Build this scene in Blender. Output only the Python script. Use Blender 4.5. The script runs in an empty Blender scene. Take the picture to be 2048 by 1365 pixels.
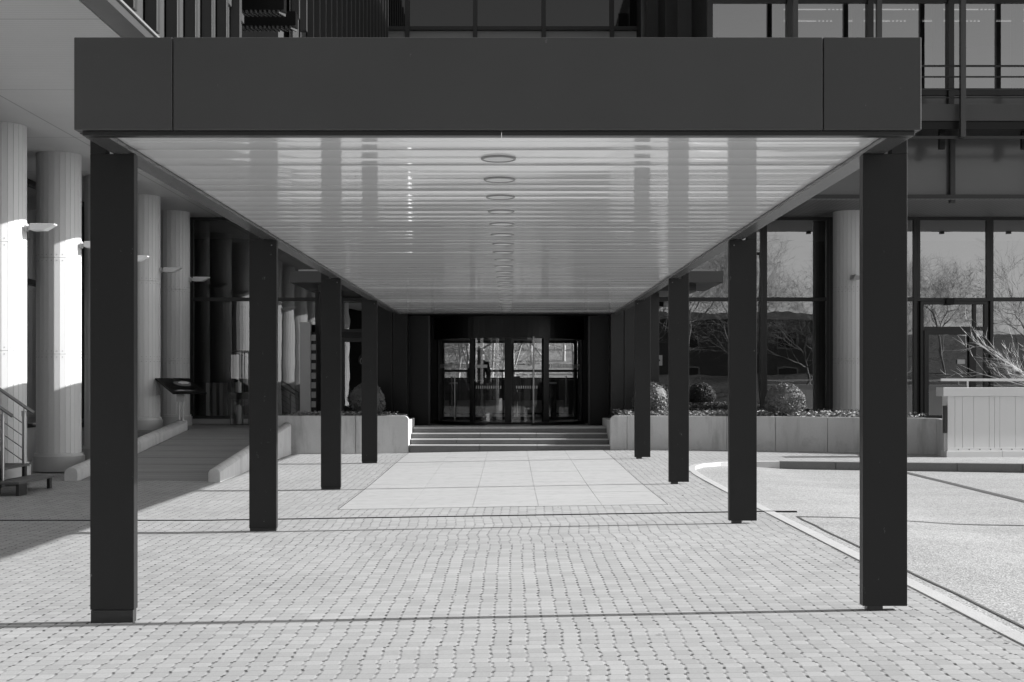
import bpy, bmesh, math, random
from mathutils import Vector, Matrix
R = math.radians
rnd = random.Random(7)
sc = bpy.context.scene
C = sc.collection
F = 2663.0; CX, CY, EYE = 1020.0, 762.0, 1.507
SUN_EL = 23.8

# ------------------------------------------------------------------ materials
def new_mat(name):
    m = bpy.data.materials.new(name); m.use_nodes = True
    nt = m.node_tree
    for n in list(nt.nodes): nt.nodes.remove(n)
    out = nt.nodes.new('ShaderNodeOutputMaterial')
    return m, nt, out
def N(nt, t, **kw):
    n = nt.nodes.new(t)
    for k, v in kw.items(): setattr(n, k, v)
    return n
def L(nt, a, b): nt.links.new(a, b)
def g(v): return (v, v, v, 1)
def math_n(nt, op, a, b=None, clamp=False):
    n = N(nt, 'ShaderNodeMath', operation=op, use_clamp=clamp)
    for i, x in enumerate((a, b)):
        if x is None: continue
        if isinstance(x, (int, float)): n.inputs[i].default_value = x
        else: L(nt, x, n.inputs[i])
    return n.outputs[0]
def mixf(nt, fac, a, b):
    n = N(nt, 'ShaderNodeMix', data_type='FLOAT')
    for s, x in ((0, fac), (2, a), (3, b)):
        if isinstance(x, (int, float)): n.inputs[s].default_value = x
        else: L(nt, x, n.inputs[s])
    return n.outputs[0]
def noise(nt, scale, detail=4, vec=None, rough=.55):
    n = N(nt, 'ShaderNodeTexNoise'); n.inputs['Scale'].default_value = scale
    n.inputs['Detail'].default_value = detail; n.inputs['Roughness'].default_value = rough
    if vec is not None: L(nt, vec, n.inputs['Vector'])
    return n.outputs['Fac']
def ramp01(nt, x, lo, hi):
    n = N(nt, 'ShaderNodeMapRange'); n.clamp = True
    L(nt, x, n.inputs[0]); n.inputs[1].default_value = lo; n.inputs[2].default_value = hi
    return n.outputs[0]
def coords(nt, scale=(1, 1, 1)):
    t = N(nt, 'ShaderNodeTexCoord'); m = N(nt, 'ShaderNodeMapping')
    m.inputs['Scale'].default_value = scale
    L(nt, t.outputs['Object'], m.inputs[0]); return m.outputs[0]
def mat(name, v, rough=.5, var=.15, nscale=3., stretch=(1, 1, 1), bump=0., bscale=60., metal=0., spec=.5, fine=0., fscale=150., scuff=0., stain=0.):
    """plain surface: a grey with soft large-scale wear, fine grain and a little relief"""
    m, nt, out = new_mat(name)
    p = N(nt, 'ShaderNodeBsdfPrincipled'); co = coords(nt, stretch)
    c = mixf(nt, noise(nt, nscale, 5, co), v * (1 - var), v * (1 + var))
    if fine:
        c = math_n(nt, 'MULTIPLY', c, mixf(nt, noise(nt, fscale, 2, co), 1 - fine, 1 + fine))
    if stain:     # rain streaks and dirt of their own shape
        k = ramp01(nt, noise(nt, 1., 5, coords(nt, (5, 5, .8)), .6), .52, .72)
        c = math_n(nt, 'MULTIPLY', c, mixf(nt, k, 1., 1 - stain))
        k = ramp01(nt, noise(nt, 2.2, 6, coords(nt), .7), .58, .72)
        c = math_n(nt, 'MULTIPLY', c, mixf(nt, k, 1., 1 - stain * .6))
    if scuff:     # small knocks that show pale primer
        k = ramp01(nt, noise(nt, 9., 6, coords(nt, (1.7, 1.3, .8)), .75), .672, .69)
        c = mixf(nt, k, c, scuff)
    cc = N(nt, 'ShaderNodeCombineColor')
    for i in range(3): L(nt, c, cc.inputs[i])
    L(nt, cc.outputs[0], p.inputs['Base Color'])
    L(nt, mixf(nt, noise(nt, nscale * 2.3, 3, co), rough * .85, min(1, rough * 1.15)), p.inputs['Roughness'])
    p.inputs['Metallic'].default_value = metal
    p.inputs['Specular IOR Level'].default_value = spec
    if bump:
        b = N(nt, 'ShaderNodeBump'); b.inputs['Strength'].default_value = 1; b.inputs['Distance'].default_value = bump
        L(nt, noise(nt, bscale, 3, co), b.inputs['Height']); L(nt, b.outputs[0], p.inputs['Normal'])
    L(nt, p.outputs[0], out.inputs[0])
    return m
def glass_mat(name, tint, f0, grow=.75, wave=.004):
    """architectural glazing: tinted see-through plus a mirror that strengthens at grazing angles"""
    m, nt, out = new_mat(name)
    tr = N(nt, 'ShaderNodeBsdfTransparent'); tr.inputs[0].default_value = g(tint)
    gl = N(nt, 'ShaderNodeBsdfGlossy'); gl.inputs['Roughness'].default_value = 0.0
    gl.inputs[0].default_value = g(.95)
    lw = N(nt, 'ShaderNodeLayerWeight'); lw.inputs[0].default_value = .5
    f = math_n(nt, 'ADD', math_n(nt, 'MULTIPLY', math_n(nt, 'POWER', lw.outputs['Facing'], 3.5), grow), f0, clamp=True)
    b = N(nt, 'ShaderNodeBump'); b.inputs['Distance'].default_value = wave; b.inputs['Strength'].default_value = 1
    L(nt, noise(nt, .9, 2, coords(nt)), b.inputs['Height']); L(nt, b.outputs[0], gl.inputs['Normal'])
    mx = N(nt, 'ShaderNodeMixShader')
    L(nt, f, mx.inputs[0]); L(nt, tr.outputs[0], mx.inputs[1]); L(nt, gl.outputs[0], mx.inputs[2])
    L(nt, mx.outputs[0], out.inputs[0]); return m

M = {}
M['fascia'] = mat('painted_steel', .062, .42, .16, 1.2, fine=.05, scuff=.16, bump=.004, bscale=1.3)
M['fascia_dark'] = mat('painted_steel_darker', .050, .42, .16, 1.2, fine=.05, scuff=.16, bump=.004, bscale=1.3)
M['column'] = mat('painted_column_steel', .016, .45, .25, 1.4, (1, 1, .5), fine=.06, spec=.32, scuff=.12, bump=.003, bscale=1.5)
M['trim'] = mat('dark_trim', .022, .35, .2, 3)
M['plate'] = mat('beam_plate', .09, .25, .2, 1.5)
M['black'] = mat('black_cladding', .006, .35, .2, 1.5, spec=.3)
M['frame'] = mat('anodised_frame', .028, .4, .15, 2)
M['winglight'] = mat('grey_wing_metal', .06, .4, .15, 1.2)
M['sill'] = mat('bright_edge_metal', .45, .3, .1, 2)
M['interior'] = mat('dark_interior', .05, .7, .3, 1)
M['lobby'] = mat('lobby_floor_stone', .6, .2, .15, 1)
M['concrete'] = mat('planter_concrete', .58, .8, .2, 1.6, (1, 1, .45), .0015, 90, fine=.08, fscale=60, stain=.3)
M['kerbconc'] = mat('ramp_kerb_concrete', .62, .85, .2, 2.5, (1, 1, .4), .002, 60, fine=.12, fscale=60, stain=.35)
M['kerb'] = mat('kerb_stone', .52, .8, .12, 4, (1, 1, 1), .002, 80, fine=.18, fscale=90)
M['plinth'] = mat('column_base_metal', .5, .42, .12, 2)
M['ceil_metal'] = mat('bare_aluminium', .5, .3, .1, 3)
M['steel'] = mat('stainless_steel', .32, .3, .1, 4, metal=1.)
M['lamp'] = mat('lamp_white', .62, .4, .08, 4)
M['lens'] = mat('frosted_lens', .7, .35, .05, 4)
M['bush'] = mat('boxwood_leaf', .15, .5, .5, 9, fine=.5, fscale=70)
M['leafcover'] = mat('ground_cover_leaf', .3, .45, .55, 14, fine=.5, fscale=60)
M['soil'] = mat('dark_soil', .03, .95, .4, 20, bump=.01)
M['bark'] = mat('bare_bark', .17, .9, .4, 6, (1, 1, .3))
M['barklight'] = mat('pale_bark', .6, .8, .3, 8)
M['wood'] = mat('weathered_step_wood', .11, .7, .25, 4, (1, 12, 1), .002, 40)
M['white'] = mat('white_board', .62, .5, .06, 2)
M['sticker'] = mat('paper_sticker', .7, .7, .05, 5)
M['grey'] = mat('mid_grey_print', .16, .6, .1, 5)
M['cloth'] = mat('dark_wool', .018, .9, .2, 20)
M['skin'] = mat('skin', .2, .55, .08, 10)
M['hair'] = mat('dark_hair', .012, .6, .2, 40)
M['hill'] = mat('leaf_litter_slope', .03, .95, .55, .6, bump=.1, bscale=4, fine=.45, fscale=5)
M['lawn'] = mat('winter_lawn', .24, .95, .55, 1.5, fine=.6, fscale=4)
M['ground'] = mat('bare_ground', .22, .95, .2, .3)
M['granite'] = mat('granite_step', .14, .65, .18, 5, fine=.42, fscale=75)
M['panel'] = mat('spandrel_panel', .11, .16, .08, .7, spec=.7)
M['blind'] = mat('pale_lower_panel', .34, .3, .06, 1)
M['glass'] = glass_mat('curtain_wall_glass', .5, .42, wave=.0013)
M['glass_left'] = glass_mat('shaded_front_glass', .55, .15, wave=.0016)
M['glass_up'] = glass_mat('upper_window_glass', .35, .34, wave=.0006)
M['glass_door'] = glass_mat('door_glass', .92, .09, wave=.001)
M['glass_back'] = glass_mat('lobby_rear_glass', .9, .05, wave=.001)
M['mirrorglass'] = mat('dark_tower_glass', .012, .03, .1, .5, spec=.9)
M['frit'] = mat('frosted_strip', .45, .6, .1, 8)
M['tread'] = mat('worn_pale_tread', .55, .6, .12, 3, fine=.2, fscale=60)
M['kerbshade'] = mat('shaded_kerb_granite', .17, .8, .15, 4, fine=.3, fscale=80)  # dark stone, with the shade of the raised face put into its colour
M['rim'] = mat('lamp_rim', .26, .4, .1, 4)
M['fin'] = mat('fin_metal', .04, .4, .15, 1.2)
M['glintbolt'] = mat('edge_glint_and_bolt', .2, .4, .1, 2)
M['brickdark'] = mat('dark_brick', .05, .9, .3, 1.5, fine=.3, fscale=12)
M['roofgravel'] = mat('roof_membrane', .2, .9, .2, 2)

def m_soffit():
    m, nt, out = new_mat('gloss_white_soffit')
    p = N(nt, 'ShaderNodeBsdfPrincipled'); co = coords(nt, (1, 1, 1))
    c = mixf(nt, noise(nt, 2.0, 4, co), .80, .88)
    cc = N(nt, 'ShaderNodeCombineColor')
    for i in range(3): L(nt, c, cc.inputs[i])
    L(nt, cc.outputs[0], p.inputs['Base Color'])
    p.inputs['Roughness'].default_value = .045; p.inputs['IOR'].default_value = 2.3
    L(nt, p.outputs[0], out.inputs[0]); return m
M['soffit'] = m_soffit()

def m_ribbed(name, v, pitch, axis, depth, rough=.55, var=.08, seam=0, line=.82):
    """fine ribs (a wave relief) across one axis, with wider seams every `seam` metres"""
    m, nt, out = new_mat(name)
    p = N(nt, 'ShaderNodeBsdfPrincipled'); t = N(nt, 'ShaderNodeTexCoord'); s = N(nt, 'ShaderNodeSeparateXYZ')
    L(nt, t.outputs['Object'], s.inputs[0]); x = s.outputs[axis]
    fr = math_n(nt, 'FRACT', math_n(nt, 'DIVIDE', x, pitch))
    tri = math_n(nt, 'ABSOLUTE', math_n(nt, 'SUBTRACT', fr, .5))
    groove = ramp01(nt, tri, .36, .5)
    c = mixf(nt, noise(nt, 1.2, 4, t.outputs['Object']), v * (1 - var), v * (1 + var))
    c = math_n(nt, 'MULTIPLY', c, mixf(nt, groove, 1., line))
    if seam:
        for ax in (0, 1):
            f2 = math_n(nt, 'ABSOLUTE', math_n(nt, 'SUBTRACT', math_n(nt, 'FRACT', math_n(nt, 'DIVIDE', s.outputs[ax], seam)), .5))
            c = math_n(nt, 'MULTIPLY', c, mixf(nt, math_n(nt, 'GREATER_THAN', f2, .5 - .012 / seam), 1., .6))
    cc = N(nt, 'ShaderNodeCombineColor')
    for i in range(3): L(nt, c, cc.inputs[i])
    L(nt, cc.outputs[0], p.inputs['Base Color']); p.inputs['Roughness'].default_value = rough
    b = N(nt, 'ShaderNodeBump'); b.inputs['Distance'].default_value = depth; b.inputs['Strength'].default_value = 1; b.invert = True
    L(nt, groove, b.inputs['Height']); L(nt, b.outputs[0], p.inputs['Normal'])
    L(nt, p.outputs[0], out.inputs[0]); return m
M['wing_soffit'] = m_ribbed('ribbed_white_soffit', .62, .085, 1, .004, seam=3.4, line=.86)
M['right_soffit'] = m_ribbed('slatted_grey_soffit', .2, .11, 0, .008, line=.6)
M['cladding'] = mat('cream_column_cladding', .66, .55, .06, 1.5, (1, 1, .25), fine=.03)
M['rampwall'] = mat('pale_wall_cladding', .72, .5, .05, 1.2, (1, 1, .3), fine=.03)

def m_pavers():
    m, nt, out = new_mat('small_square_pavers')
    p = N(nt, 'ShaderNodeBsdfPrincipled'); t = N(nt, 'ShaderNodeTexCoord')
    s = N(nt, 'ShaderNodeSeparateXYZ'); L(nt, t.outputs['Object'], s.inputs[0])
    ob = t.outputs['Object']
    PX, PY = .1, .115
    wy = math_n(nt, 'MULTIPLY', math_n(nt, 'SUBTRACT', noise(nt, .35, 2, ob), .5), .05)
    v = math_n(nt, 'DIVIDE', math_n(nt, 'ADD', s.outputs[1], wy), PY)
    row = math_n(nt, 'FLOOR', v)
    wn = N(nt, 'ShaderNodeTexWhiteNoise', noise_dimensions='1D'); L(nt, row, wn.inputs['W'])
    jit = math_n(nt, 'MULTIPLY', math_n(nt, 'SUBTRACT', wn.outputs['Value'], .5), .016)
    n1 = N(nt, 'ShaderNodeTexNoise', noise_dimensions='1D'); n1.inputs['Scale'].default_value = .12
    L(nt, row, n1.inputs['W']); n1.inputs['Detail'].default_value = 2
    wx = math_n(nt, 'MULTIPLY', math_n(nt, 'SUBTRACT', n1.outputs['Fac'], .5), .07)
    wx2 = math_n(nt, 'MULTIPLY', math_n(nt, 'SUBTRACT', noise(nt, .6, 2, ob), .5), .03)
    u = math_n(nt, 'DIVIDE', math_n(nt, 'ADD', math_n(nt, 'ADD', math_n(nt, 'ADD', s.outputs[0], jit), wx), wx2), PX)
    col = math_n(nt, 'FLOOR', u)
    du = math_n(nt, 'MULTIPLY', math_n(nt, 'SUBTRACT', .5, math_n(nt, 'ABSOLUTE', math_n(nt, 'SUBTRACT', math_n(nt, 'FRACT', u), .5))), PX)
    dv = math_n(nt, 'MULTIPLY', math_n(nt, 'SUBTRACT', .5, math_n(nt, 'ABSOLUTE', math_n(nt, 'SUBTRACT', math_n(nt, 'FRACT', v), .5))), PY)
    cv = N(nt, 'ShaderNodeCombineXYZ'); L(nt, col, cv.inputs[0]); L(nt, row, cv.inputs[1])
    w2 = N(nt, 'ShaderNodeTexWhiteNoise', noise_dimensions='2D'); L(nt, cv.outputs[0], w2.inputs['Vector'])
    tone = mixf(nt, w2.outputs['Value'], .35, .43)
    big = noise(nt, .45, 4, ob); tone = math_n(nt, 'MULTIPLY', tone, mixf(nt, big, .80, 1.16))
    tone = math_n(nt, 'MULTIPLY', tone, mixf(nt, noise(nt, 70, 3, ob), .86, 1.14))
    stain = ramp01(nt, noise(nt, .9, 5, ob, .65), .62, .75)
    tone = math_n(nt, 'MULTIPLY', tone, mixf(nt, stain, 1., .84))
    head = math_n(nt, 'SUBTRACT', 1., ramp01(nt, du, .0012, .0042))
    bed = math_n(nt, 'SUBTRACT', 1., ramp01(nt, dv, .001, .006))
    dot = math_n(nt, 'MULTIPLY', math_n(nt, 'SUBTRACT', 1., ramp01(nt, du, .006, .0098)), math_n(nt, 'SUBTRACT', 1., ramp01(nt, dv, .022, .034)))
    k = N(nt, 'ShaderNodeTexWhiteNoise', noise_dimensions='3D')
    cv2 = N(nt, 'ShaderNodeCombineXYZ'); L(nt, math_n(nt, 'ROUND', u), cv2.inputs[0]); L(nt, math_n(nt, 'ROUND', v), cv2.inputs[1]); L(nt, k.inputs['Vector'], k.inputs['Vector']) if False else None
    L(nt, cv2.outputs[0], k.inputs['Vector'])
    patch = ramp01(nt, noise(nt, .8, 3, ob), .38, .6)
    dotk = math_n(nt, 'MULTIPLY', dot, math_n(nt, 'MULTIPLY', mixf(nt, k.outputs['Value'], .45, 1.15), mixf(nt, patch, .7, 1.)))
    mask = math_n(nt, 'MAXIMUM', math_n(nt, 'MULTIPLY', head, .03), math_n(nt, 'MULTIPLY', bed, .32))
    mask = math_n(nt, 'MAXIMUM', mask, dotk)
    c = mixf(nt, mask, tone, .045)
    cc = N(nt, 'ShaderNodeCombineColor')
    for i in range(3): L(nt, c, cc.inputs[i])
    L(nt, cc.outputs[0], p.inputs['Base Color']); p.inputs['Roughness'].default_value = .85
    h = math_n(nt, 'MINIMUM', ramp01(nt, du, 0, .012), ramp01(nt, dv, 0, .012))
    h = math_n(nt, 'ADD', h, math_n(nt, 'MULTIPLY', noise(nt, 120, 2, ob), .25))
    h = math_n(nt, 'ADD', h, math_n(nt, 'MULTIPLY', w2.outputs['Value'], .25))
    b = N(nt, 'ShaderNodeBump'); b.inputs['Distance'].default_value = .0012; b.inputs['Strength'].default_value = .8
    L(nt, h, b.inputs['Height']); L(nt, b.outputs[0], p.inputs['Normal'])
    L(nt, p.outputs[0], out.inputs[0]); return m
M['pavers'] = m_pavers()
def m_asphalt():
    m, nt, out = new_mat('pale_worn_asphalt')
    p = N(nt, 'ShaderNodeBsdfPrincipled'); ob = coords(nt)
    vo = N(nt, 'ShaderNodeTexVoronoi'); vo.inputs['Scale'].default_value = 75; L(nt, ob, vo.inputs['Vector'])
    sp = N(nt, 'ShaderNodeSeparateColor'); L(nt, vo.outputs['Color'], sp.inputs[0])
    c = mixf(nt, sp.outputs[0], .22, .53)
    c = math_n(nt, 'MULTIPLY', c, mixf(nt, noise(nt, .5, 6, coords(nt, (.4, 1.8, 1)), .65), .66, 1.3))
    cc = N(nt, 'ShaderNodeCombineColor')
    for i in range(3): L(nt, c, cc.inputs[i])
    L(nt, cc.outputs[0], p.inputs['Base Color']); p.inputs['Roughness'].default_value = .9
    b = N(nt, 'ShaderNodeBump'); b.inputs['Distance'].default_value = .003
    L(nt, vo.outputs['Distance'], b.inputs['Height']); L(nt, b.outputs[0], p.inputs['Normal'])
    L(nt, p.outputs[0], out.inputs[0]); return m
M['asphalt'] = m_asphalt()
M['slab'] = mat('brushed_concrete_slab', .43, .85, .17, 1.6, (.35, 3.5, 1), .002, 24, fine=.2, fscale=20, stain=.14)
M['roadline'] = mat('dark_road_line', .1, .8, .2, 10)
M['slot'] = mat('dark_slot', .02, .8, .2, 10)
M['ramp'] = mat('ramp_paving', .30, .85, .35, 1.5, (.25, 4, 1), .001, 50, fine=.12, fscale=30)

def m_emit(name, s):
    m, nt, out = new_mat(name); e = N(nt, 'ShaderNodeEmission'); e.inputs[0].default_value = g(1); e.inputs[1].default_value = s
    L(nt, e.outputs[0], out.inputs[0]); return m
M['tube'] = m_emit('lit_tube', .5)

# ------------------------------------------------------------------ mesh helpers
XF = None
def far(p):      # the right wing is laid out a little nearer and moved back to its real distance
    k = 1.06; return (p[0] * k, p[1] * k, EYE + (p[2] - EYE) * k)
class MB:
    def __init__(s): s.v = []; s.f = []; s.sm = []
    def face(s, pts, smooth=False):
        n = len(s.v); s.v += [tuple(p) for p in pts]; s.f.append(tuple(range(n, n + len(pts)))); s.sm.append(smooth); return s
    def box(s, x0, x1, y0, y1, z0, z1):
        if x0 > x1: x0, x1 = x1, x0
        if y0 > y1: y0, y1 = y1, y0
        if z0 > z1: z0, z1 = z1, z0
        n = len(s.v)
        s.v += [(x0, y0, z0), (x1, y0, z0), (x1, y1, z0), (x0, y1, z0), (x0, y0, z1), (x1, y0, z1), (x1, y1, z1), (x0, y1, z1)]
        for q in ((0, 3, 2, 1), (4, 5, 6, 7), (0, 1, 5, 4), (1, 2, 6, 5), (2, 3, 7, 6), (3, 0, 4, 7)):
            s.f.append(tuple(n + i for i in q)); s.sm.append(False)
        return s
    def prism(s, poly, z0, z1, smooth=False):
        """vertical prism over a counter-clockwise polygon; z0, z1 numbers or functions of x, y"""
        fz = lambda z, p: z(*p) if callable(z) else z
        n = len(s.v); k = len(poly)
        s.v += [(p[0], p[1], fz(z0, p)) for p in poly] + [(p[0], p[1], fz(z1, p)) for p in poly]
        s.f.append(tuple(range(n + k - 1, n - 1, -1))); s.sm.append(False)
        s.f.append(tuple(range(n + k, n + 2 * k))); s.sm.append(False)
        for i in range(k):
            j = (i + 1) % k
            s.f.append((n + i, n + j, n + k + j, n + k + i)); s.sm.append(smooth)
        return s
    def tube(s, pts, rad, sides=8, cap=True, smooth=True):
        pts = [Vector(p) for p in pts]; rings = []
        for i, p in enumerate(pts):
            d = (pts[min(i + 1, len(pts) - 1)] - pts[max(i - 1, 0)])
            d = d.normalized() if d.length > 1e-9 else Vector((0, 0, 1))
            a = Vector((0, 0, 1)) if abs(d.z) < .9 else Vector((1, 0, 0))
            u = d.cross(a).normalized(); w = d.cross(u)
            r = rad[i] if isinstance(rad, (list, tuple)) else rad
            n = len(s.v); rings.append(n)
            for k in range(sides):
                t = 2 * math.pi * k / sides
                s.v.append(tuple(p + u * (r * math.cos(t)) + w * (r * math.sin(t))))
        for a, b in zip(rings, rings[1:]):
            for k in range(sides):
                j = (k + 1) % sides
                s.f.append((a + k, b + k, b + j, a + j)); s.sm.append(smooth)
        if cap:
            s.face([s.v[rings[0] + k] for k in range(sides)]); s.face([s.v[rings[-1] + k] for k in reversed(range(sides))])
        return s
    def cyl(s, x, y, z0, z1, r, sides=24): return s.tube([(x, y, z0), (x, y, z1)], r, sides)
    def build(s, name, m, parent=None, bevel=0, loc=None):
        if XF: s.v = [XF(p) for p in s.v]
        me = bpy.data.meshes.new(name)
        off = Vector(loc) if loc is not None else (world_loc(parent) if parent else Vector())
        me.from_pydata([(x - off.x, y - off.y, z - off.z) for x, y, z in s.v], [], s.f)
        me.polygons.foreach_set('use_smooth', s.sm)
        me.validate(); me.update()
        bm = bmesh.new(); bm.from_mesh(me); bmesh.ops.recalc_face_normals(bm, faces=bm.faces); bm.to_mesh(me); bm.free()
        o = bpy.data.objects.new(name, me); C.objects.link(o); me.materials.append(m)
        if parent: o.parent = parent
        elif loc is not None: o.location = off
        if bevel:
            b = o.modifiers.new('Bevel', 'BEVEL'); b.width = bevel; b.segments = 2; b.limit_method = 'ANGLE'; b.angle_limit = R(40)
        return o
def world_loc(o):
    v = Vector()
    while o: v = v + Vector(o.location); o = o.parent
    return v
def tag(o, label=None, cat=None, group=None, kind=None):
    if label: o['label'] = label
    if cat: o['category'] = cat
    if group: o['group'] = group
    if kind: o['kind'] = kind
    return o
def thing(name, label, cat, loc=(0, 0, 0), group=None):
    o = bpy.data.objects.new(name, None); C.objects.link(o); o.location = loc; o.empty_display_size = .2
    return tag(o, label, cat, group)
def structure(name, mb, m, kind='structure', **kw): return tag(mb.build(name, m, **kw), kind=kind)
def copy_tree(o, parent=None):
    c = o.copy(); C.objects.link(c)
    if parent: c.parent = parent
    for ch in list(o.children): copy_tree(ch, c)
    return c
def X(px, d): return (px - CX) / F * d
def Z(py, d): return EYE + (CY - py) / F * d
def box(name, m, parent, *b, bevel=0): return MB().box(*b).build(name, m, parent, bevel)
ORD = ['first', 'second', 'third', 'fourth', 'fifth', 'sixth', 'seventh', 'eighth', 'ninth', 'tenth', 'eleventh', 'twelfth', 'thirteenth',
       'fourteenth', 'fifteenth', 'sixteenth', 'seventeenth', 'eighteenth', 'nineteenth', 'twentieth', 'twenty-first', 'twenty-second', 'twenty-third']

# ------------------------------------------------------------------ ground
def sstep(a, b, x):
    t = max(0, min(1, (x - a) / (b - a))); return t * t * (3 - 2 * t)
SY = [15.9, 17.75, 19.6, 21.45, 23.3, 25.15, 26.97]
def rise(y):
    if y <= SY[0]: return 0.
    for a, b in zip(SY, SY[1:]):
        if y <= b: t = (y - a) / (b - a); return (1 - t) * .075 * sstep(18, 26.5, a) + t * .075 * sstep(18, 26.5, b)
    return .075
def zg(x, y): return .016 * max(-3.4, min(2.9, x)) + rise(y)
KX = [2.9, 2.95, 2.98, 3.08, 3.22, 3.6, 4.1, 4.7, 5.0, 6.6, 8.7, 14, 40]
def za0(x): return .040 - .006 * max(0, x - 2.95) - .06 * sstep(3.6, 5.0, x)
def za(x, y=0):
    for a, b in zip(KX, KX[1:]):
        if x <= b: t = (x - a) / (b - a); return (1 - t) * za0(a) + t * za0(b)
    return za0(40)
structure('ground', MB().box(-400, 400, -400, 400, -1.2, -.3), M['ground'])
KP = [(2.89, -16), (2.89, 20.6), (2.92, 21.4), (3.02, 22.1), (3.22, 22.65), (3.6, 23.05), (4.1, 23.23), (4.7, 23.25), (6.6, 22.98), (8.7, 22.65), (40, 17.2)]
mb = MB()
xs = [-34, -12, -3.4, -2, 0, 1.5, 2.83]; ys = [-16, 0, 5, 10] + SY + [28]
for i in range(len(xs) - 1):
    for j in range(len(ys) - 1):
        mb.face([(a, b, zg(a, b)) for a, b in ((xs[i], ys[j]), (xs[i + 1], ys[j]), (xs[i + 1], ys[j + 1]), (xs[i], ys[j + 1]))])
kin = [(2.83, 15.9)] + [(x - .06 if x < 3.1 else x, y + (.06 if x >= 3.1 else 0)) for x, y in KP[1:]]
def dense(pts, n=6): return [(p[0] + (q[0] - p[0]) * i / n, p[1] + (q[1] - p[1]) * i / n) for p, q in zip(pts, pts[1:]) for i in range(n)] + [pts[-1]]
kd = dense(kin)
for a, b in zip(kd, kd[1:]):
    if b[0] - a[0] < 1e-4: continue
    yl0 = [a[1]] + [y for y in SY + [28] if y > max(a[1], b[1]) + .01]; yl1 = [b[1]] + yl0[1:]
    for k in range(len(yl0) - 1): mb.face([(a[0], yl0[k], zg(a[0], yl0[k])), (b[0], yl1[k], zg(b[0], yl1[k])), (b[0], yl1[k + 1], zg(b[0], yl1[k + 1])), (a[0], yl0[k + 1], zg(a[0], yl0[k + 1]))])
structure('pavement', mb, M['pavers'])
poly = [(x + (.06 if x < 3.1 else 0), y - (.06 if x >= 3.1 else 0)) for x, y in KP]
def ytop(x):
    for p, q in zip(poly[1:], poly[2:]):
        if x <= q[0] + 1e-6: t = max(0, (x - p[0]) / max(q[0] - p[0], 1e-6)); return p[1] + (q[1] - p[1]) * t
    return poly[-1][1]
mb = MB(); kx = sorted(set(KX[1:] + [p[0] for p in poly]))
for a, b in zip(kx, kx[1:]):
    if b - a < 1e-5: continue
    mb.face([(a, -16, za(a)), (b, -16, za(b)), (b, ytop(b), za(b)), (a, ytop(a), za(a))])
structure('road', mb, M['asphalt'])
# kerb: stones laid end to end along the path
mb = MB()
def kerb_stone(p, q):
    p, q = Vector(p), Vector(q); d = (q - p); ln = d.length
    n = max(1, round(ln / 1.0)); d.normalize(); w = Vector((-d.y, d.x)) * .062
    for i in range(n):
        a = p + d * (ln * i / n + .004); b = p + d * (ln * (i + 1) / n - .004)
        pl = [a - w, b - w, b + w, a + w]
        mb.prism([(v.x, v.y) for v in pl], -.2, lambda x, y: zg(x, y) + .006 + rnd.uniform(0, .002))
for p, q in zip(KP[:8], KP[1:8]): kerb_stone(p, q)
structure('kerb', mb, M['kerb'], bevel=.008)
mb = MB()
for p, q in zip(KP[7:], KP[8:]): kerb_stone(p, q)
structure('kerb', mb, M['kerbshade'], bevel=.006)
# slab path up to the steps
mb = MB(); sx = [-2.05, -1.21, -.45, .34, 1.10, 1.88]; sy = [15.9, 17.75, 19.6, 21.45, 23.3, 25.15, 26.97]
for i in range(5):
    for j in range(6):
        a, b, c, d = sx[i] + .0025, sx[i + 1] - .0025, sy[j] + .0015, sy[j + 1] - .0015
        e = rnd.uniform(0, .0015)
        mb.prism([(a, c), (b, c), (b, d), (a, d)], lambda x, y: zg(x, y) - .05, lambda x, y: zg(x, y) + .004 + e)
structure('path', mb, M['slab'])
mb = MB()
for a, b in ((-2.058, -2.05), (1.88, 1.888)):
    for c, d in zip(SY, SY[1:]): mb.prism([(a, c), (b, c), (b, d), (a, d)], lambda x, y: zg(x, y) - .05, lambda x, y: zg(x, y) + .003)
structure('path_joint', mb, M['slot'])
# slot drain
mb = MB(); seg = [-13, -3.4, 0, 2.9, 3.2]
for a, b in zip(seg, seg[1:]): mb.prism([(a, 14.84), (b, 14.84), (b, 14.885), (a, 14.885)], lambda x, y: zg(x, y) - .05, lambda x, y: zg(x, y) + .0085)
tag(mb.build('slot_drain', M['slot']), 'thin dark slot drain running straight across the small square pavers', 'drain')
# dark lines in the asphalt, the one beside the kerb a seam
def seam(pts, w, label):
    mb = MB()
    pts = dense(pts, 4)
    for p, q in zip(pts, pts[1:]):
        p, q = Vector(p), Vector(q); d = (q - p).normalized(); n = Vector((-d.y, d.x)) * w
        q = q + d * .004
        mb.face([(v.x, v.y, za(v.x, v.y) + .005) for v in (p - n, q - n, q + n, p + n)])
    tag(mb.build('road_line', M['roadline']), label, 'road seam', 'dark seams in the asphalt')
def wob(p, q, n, a):
    return [(p[0] + (q[0] - p[0]) * i / n + rnd.uniform(-a, a), p[1] + (q[1] - p[1]) * i / n + rnd.uniform(-a, a)) for i in range(n + 1)]
seam(wob((3.1, 14.4), (3.03, 3), 26, .012), .012, 'wavering dark seam in the asphalt running close along the straight kerb')
seam(wob((3.12, 14.35), (12, 13.6), 8, .02), .026, 'dark line crossing the asphalt from the kerb seam to the right edge')
seam(wob((6.69, 22.85), (6.5, 10.0), 16, .012), .065, 'broad dark strip in the asphalt running from the raised kerb to the right edge')

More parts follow.
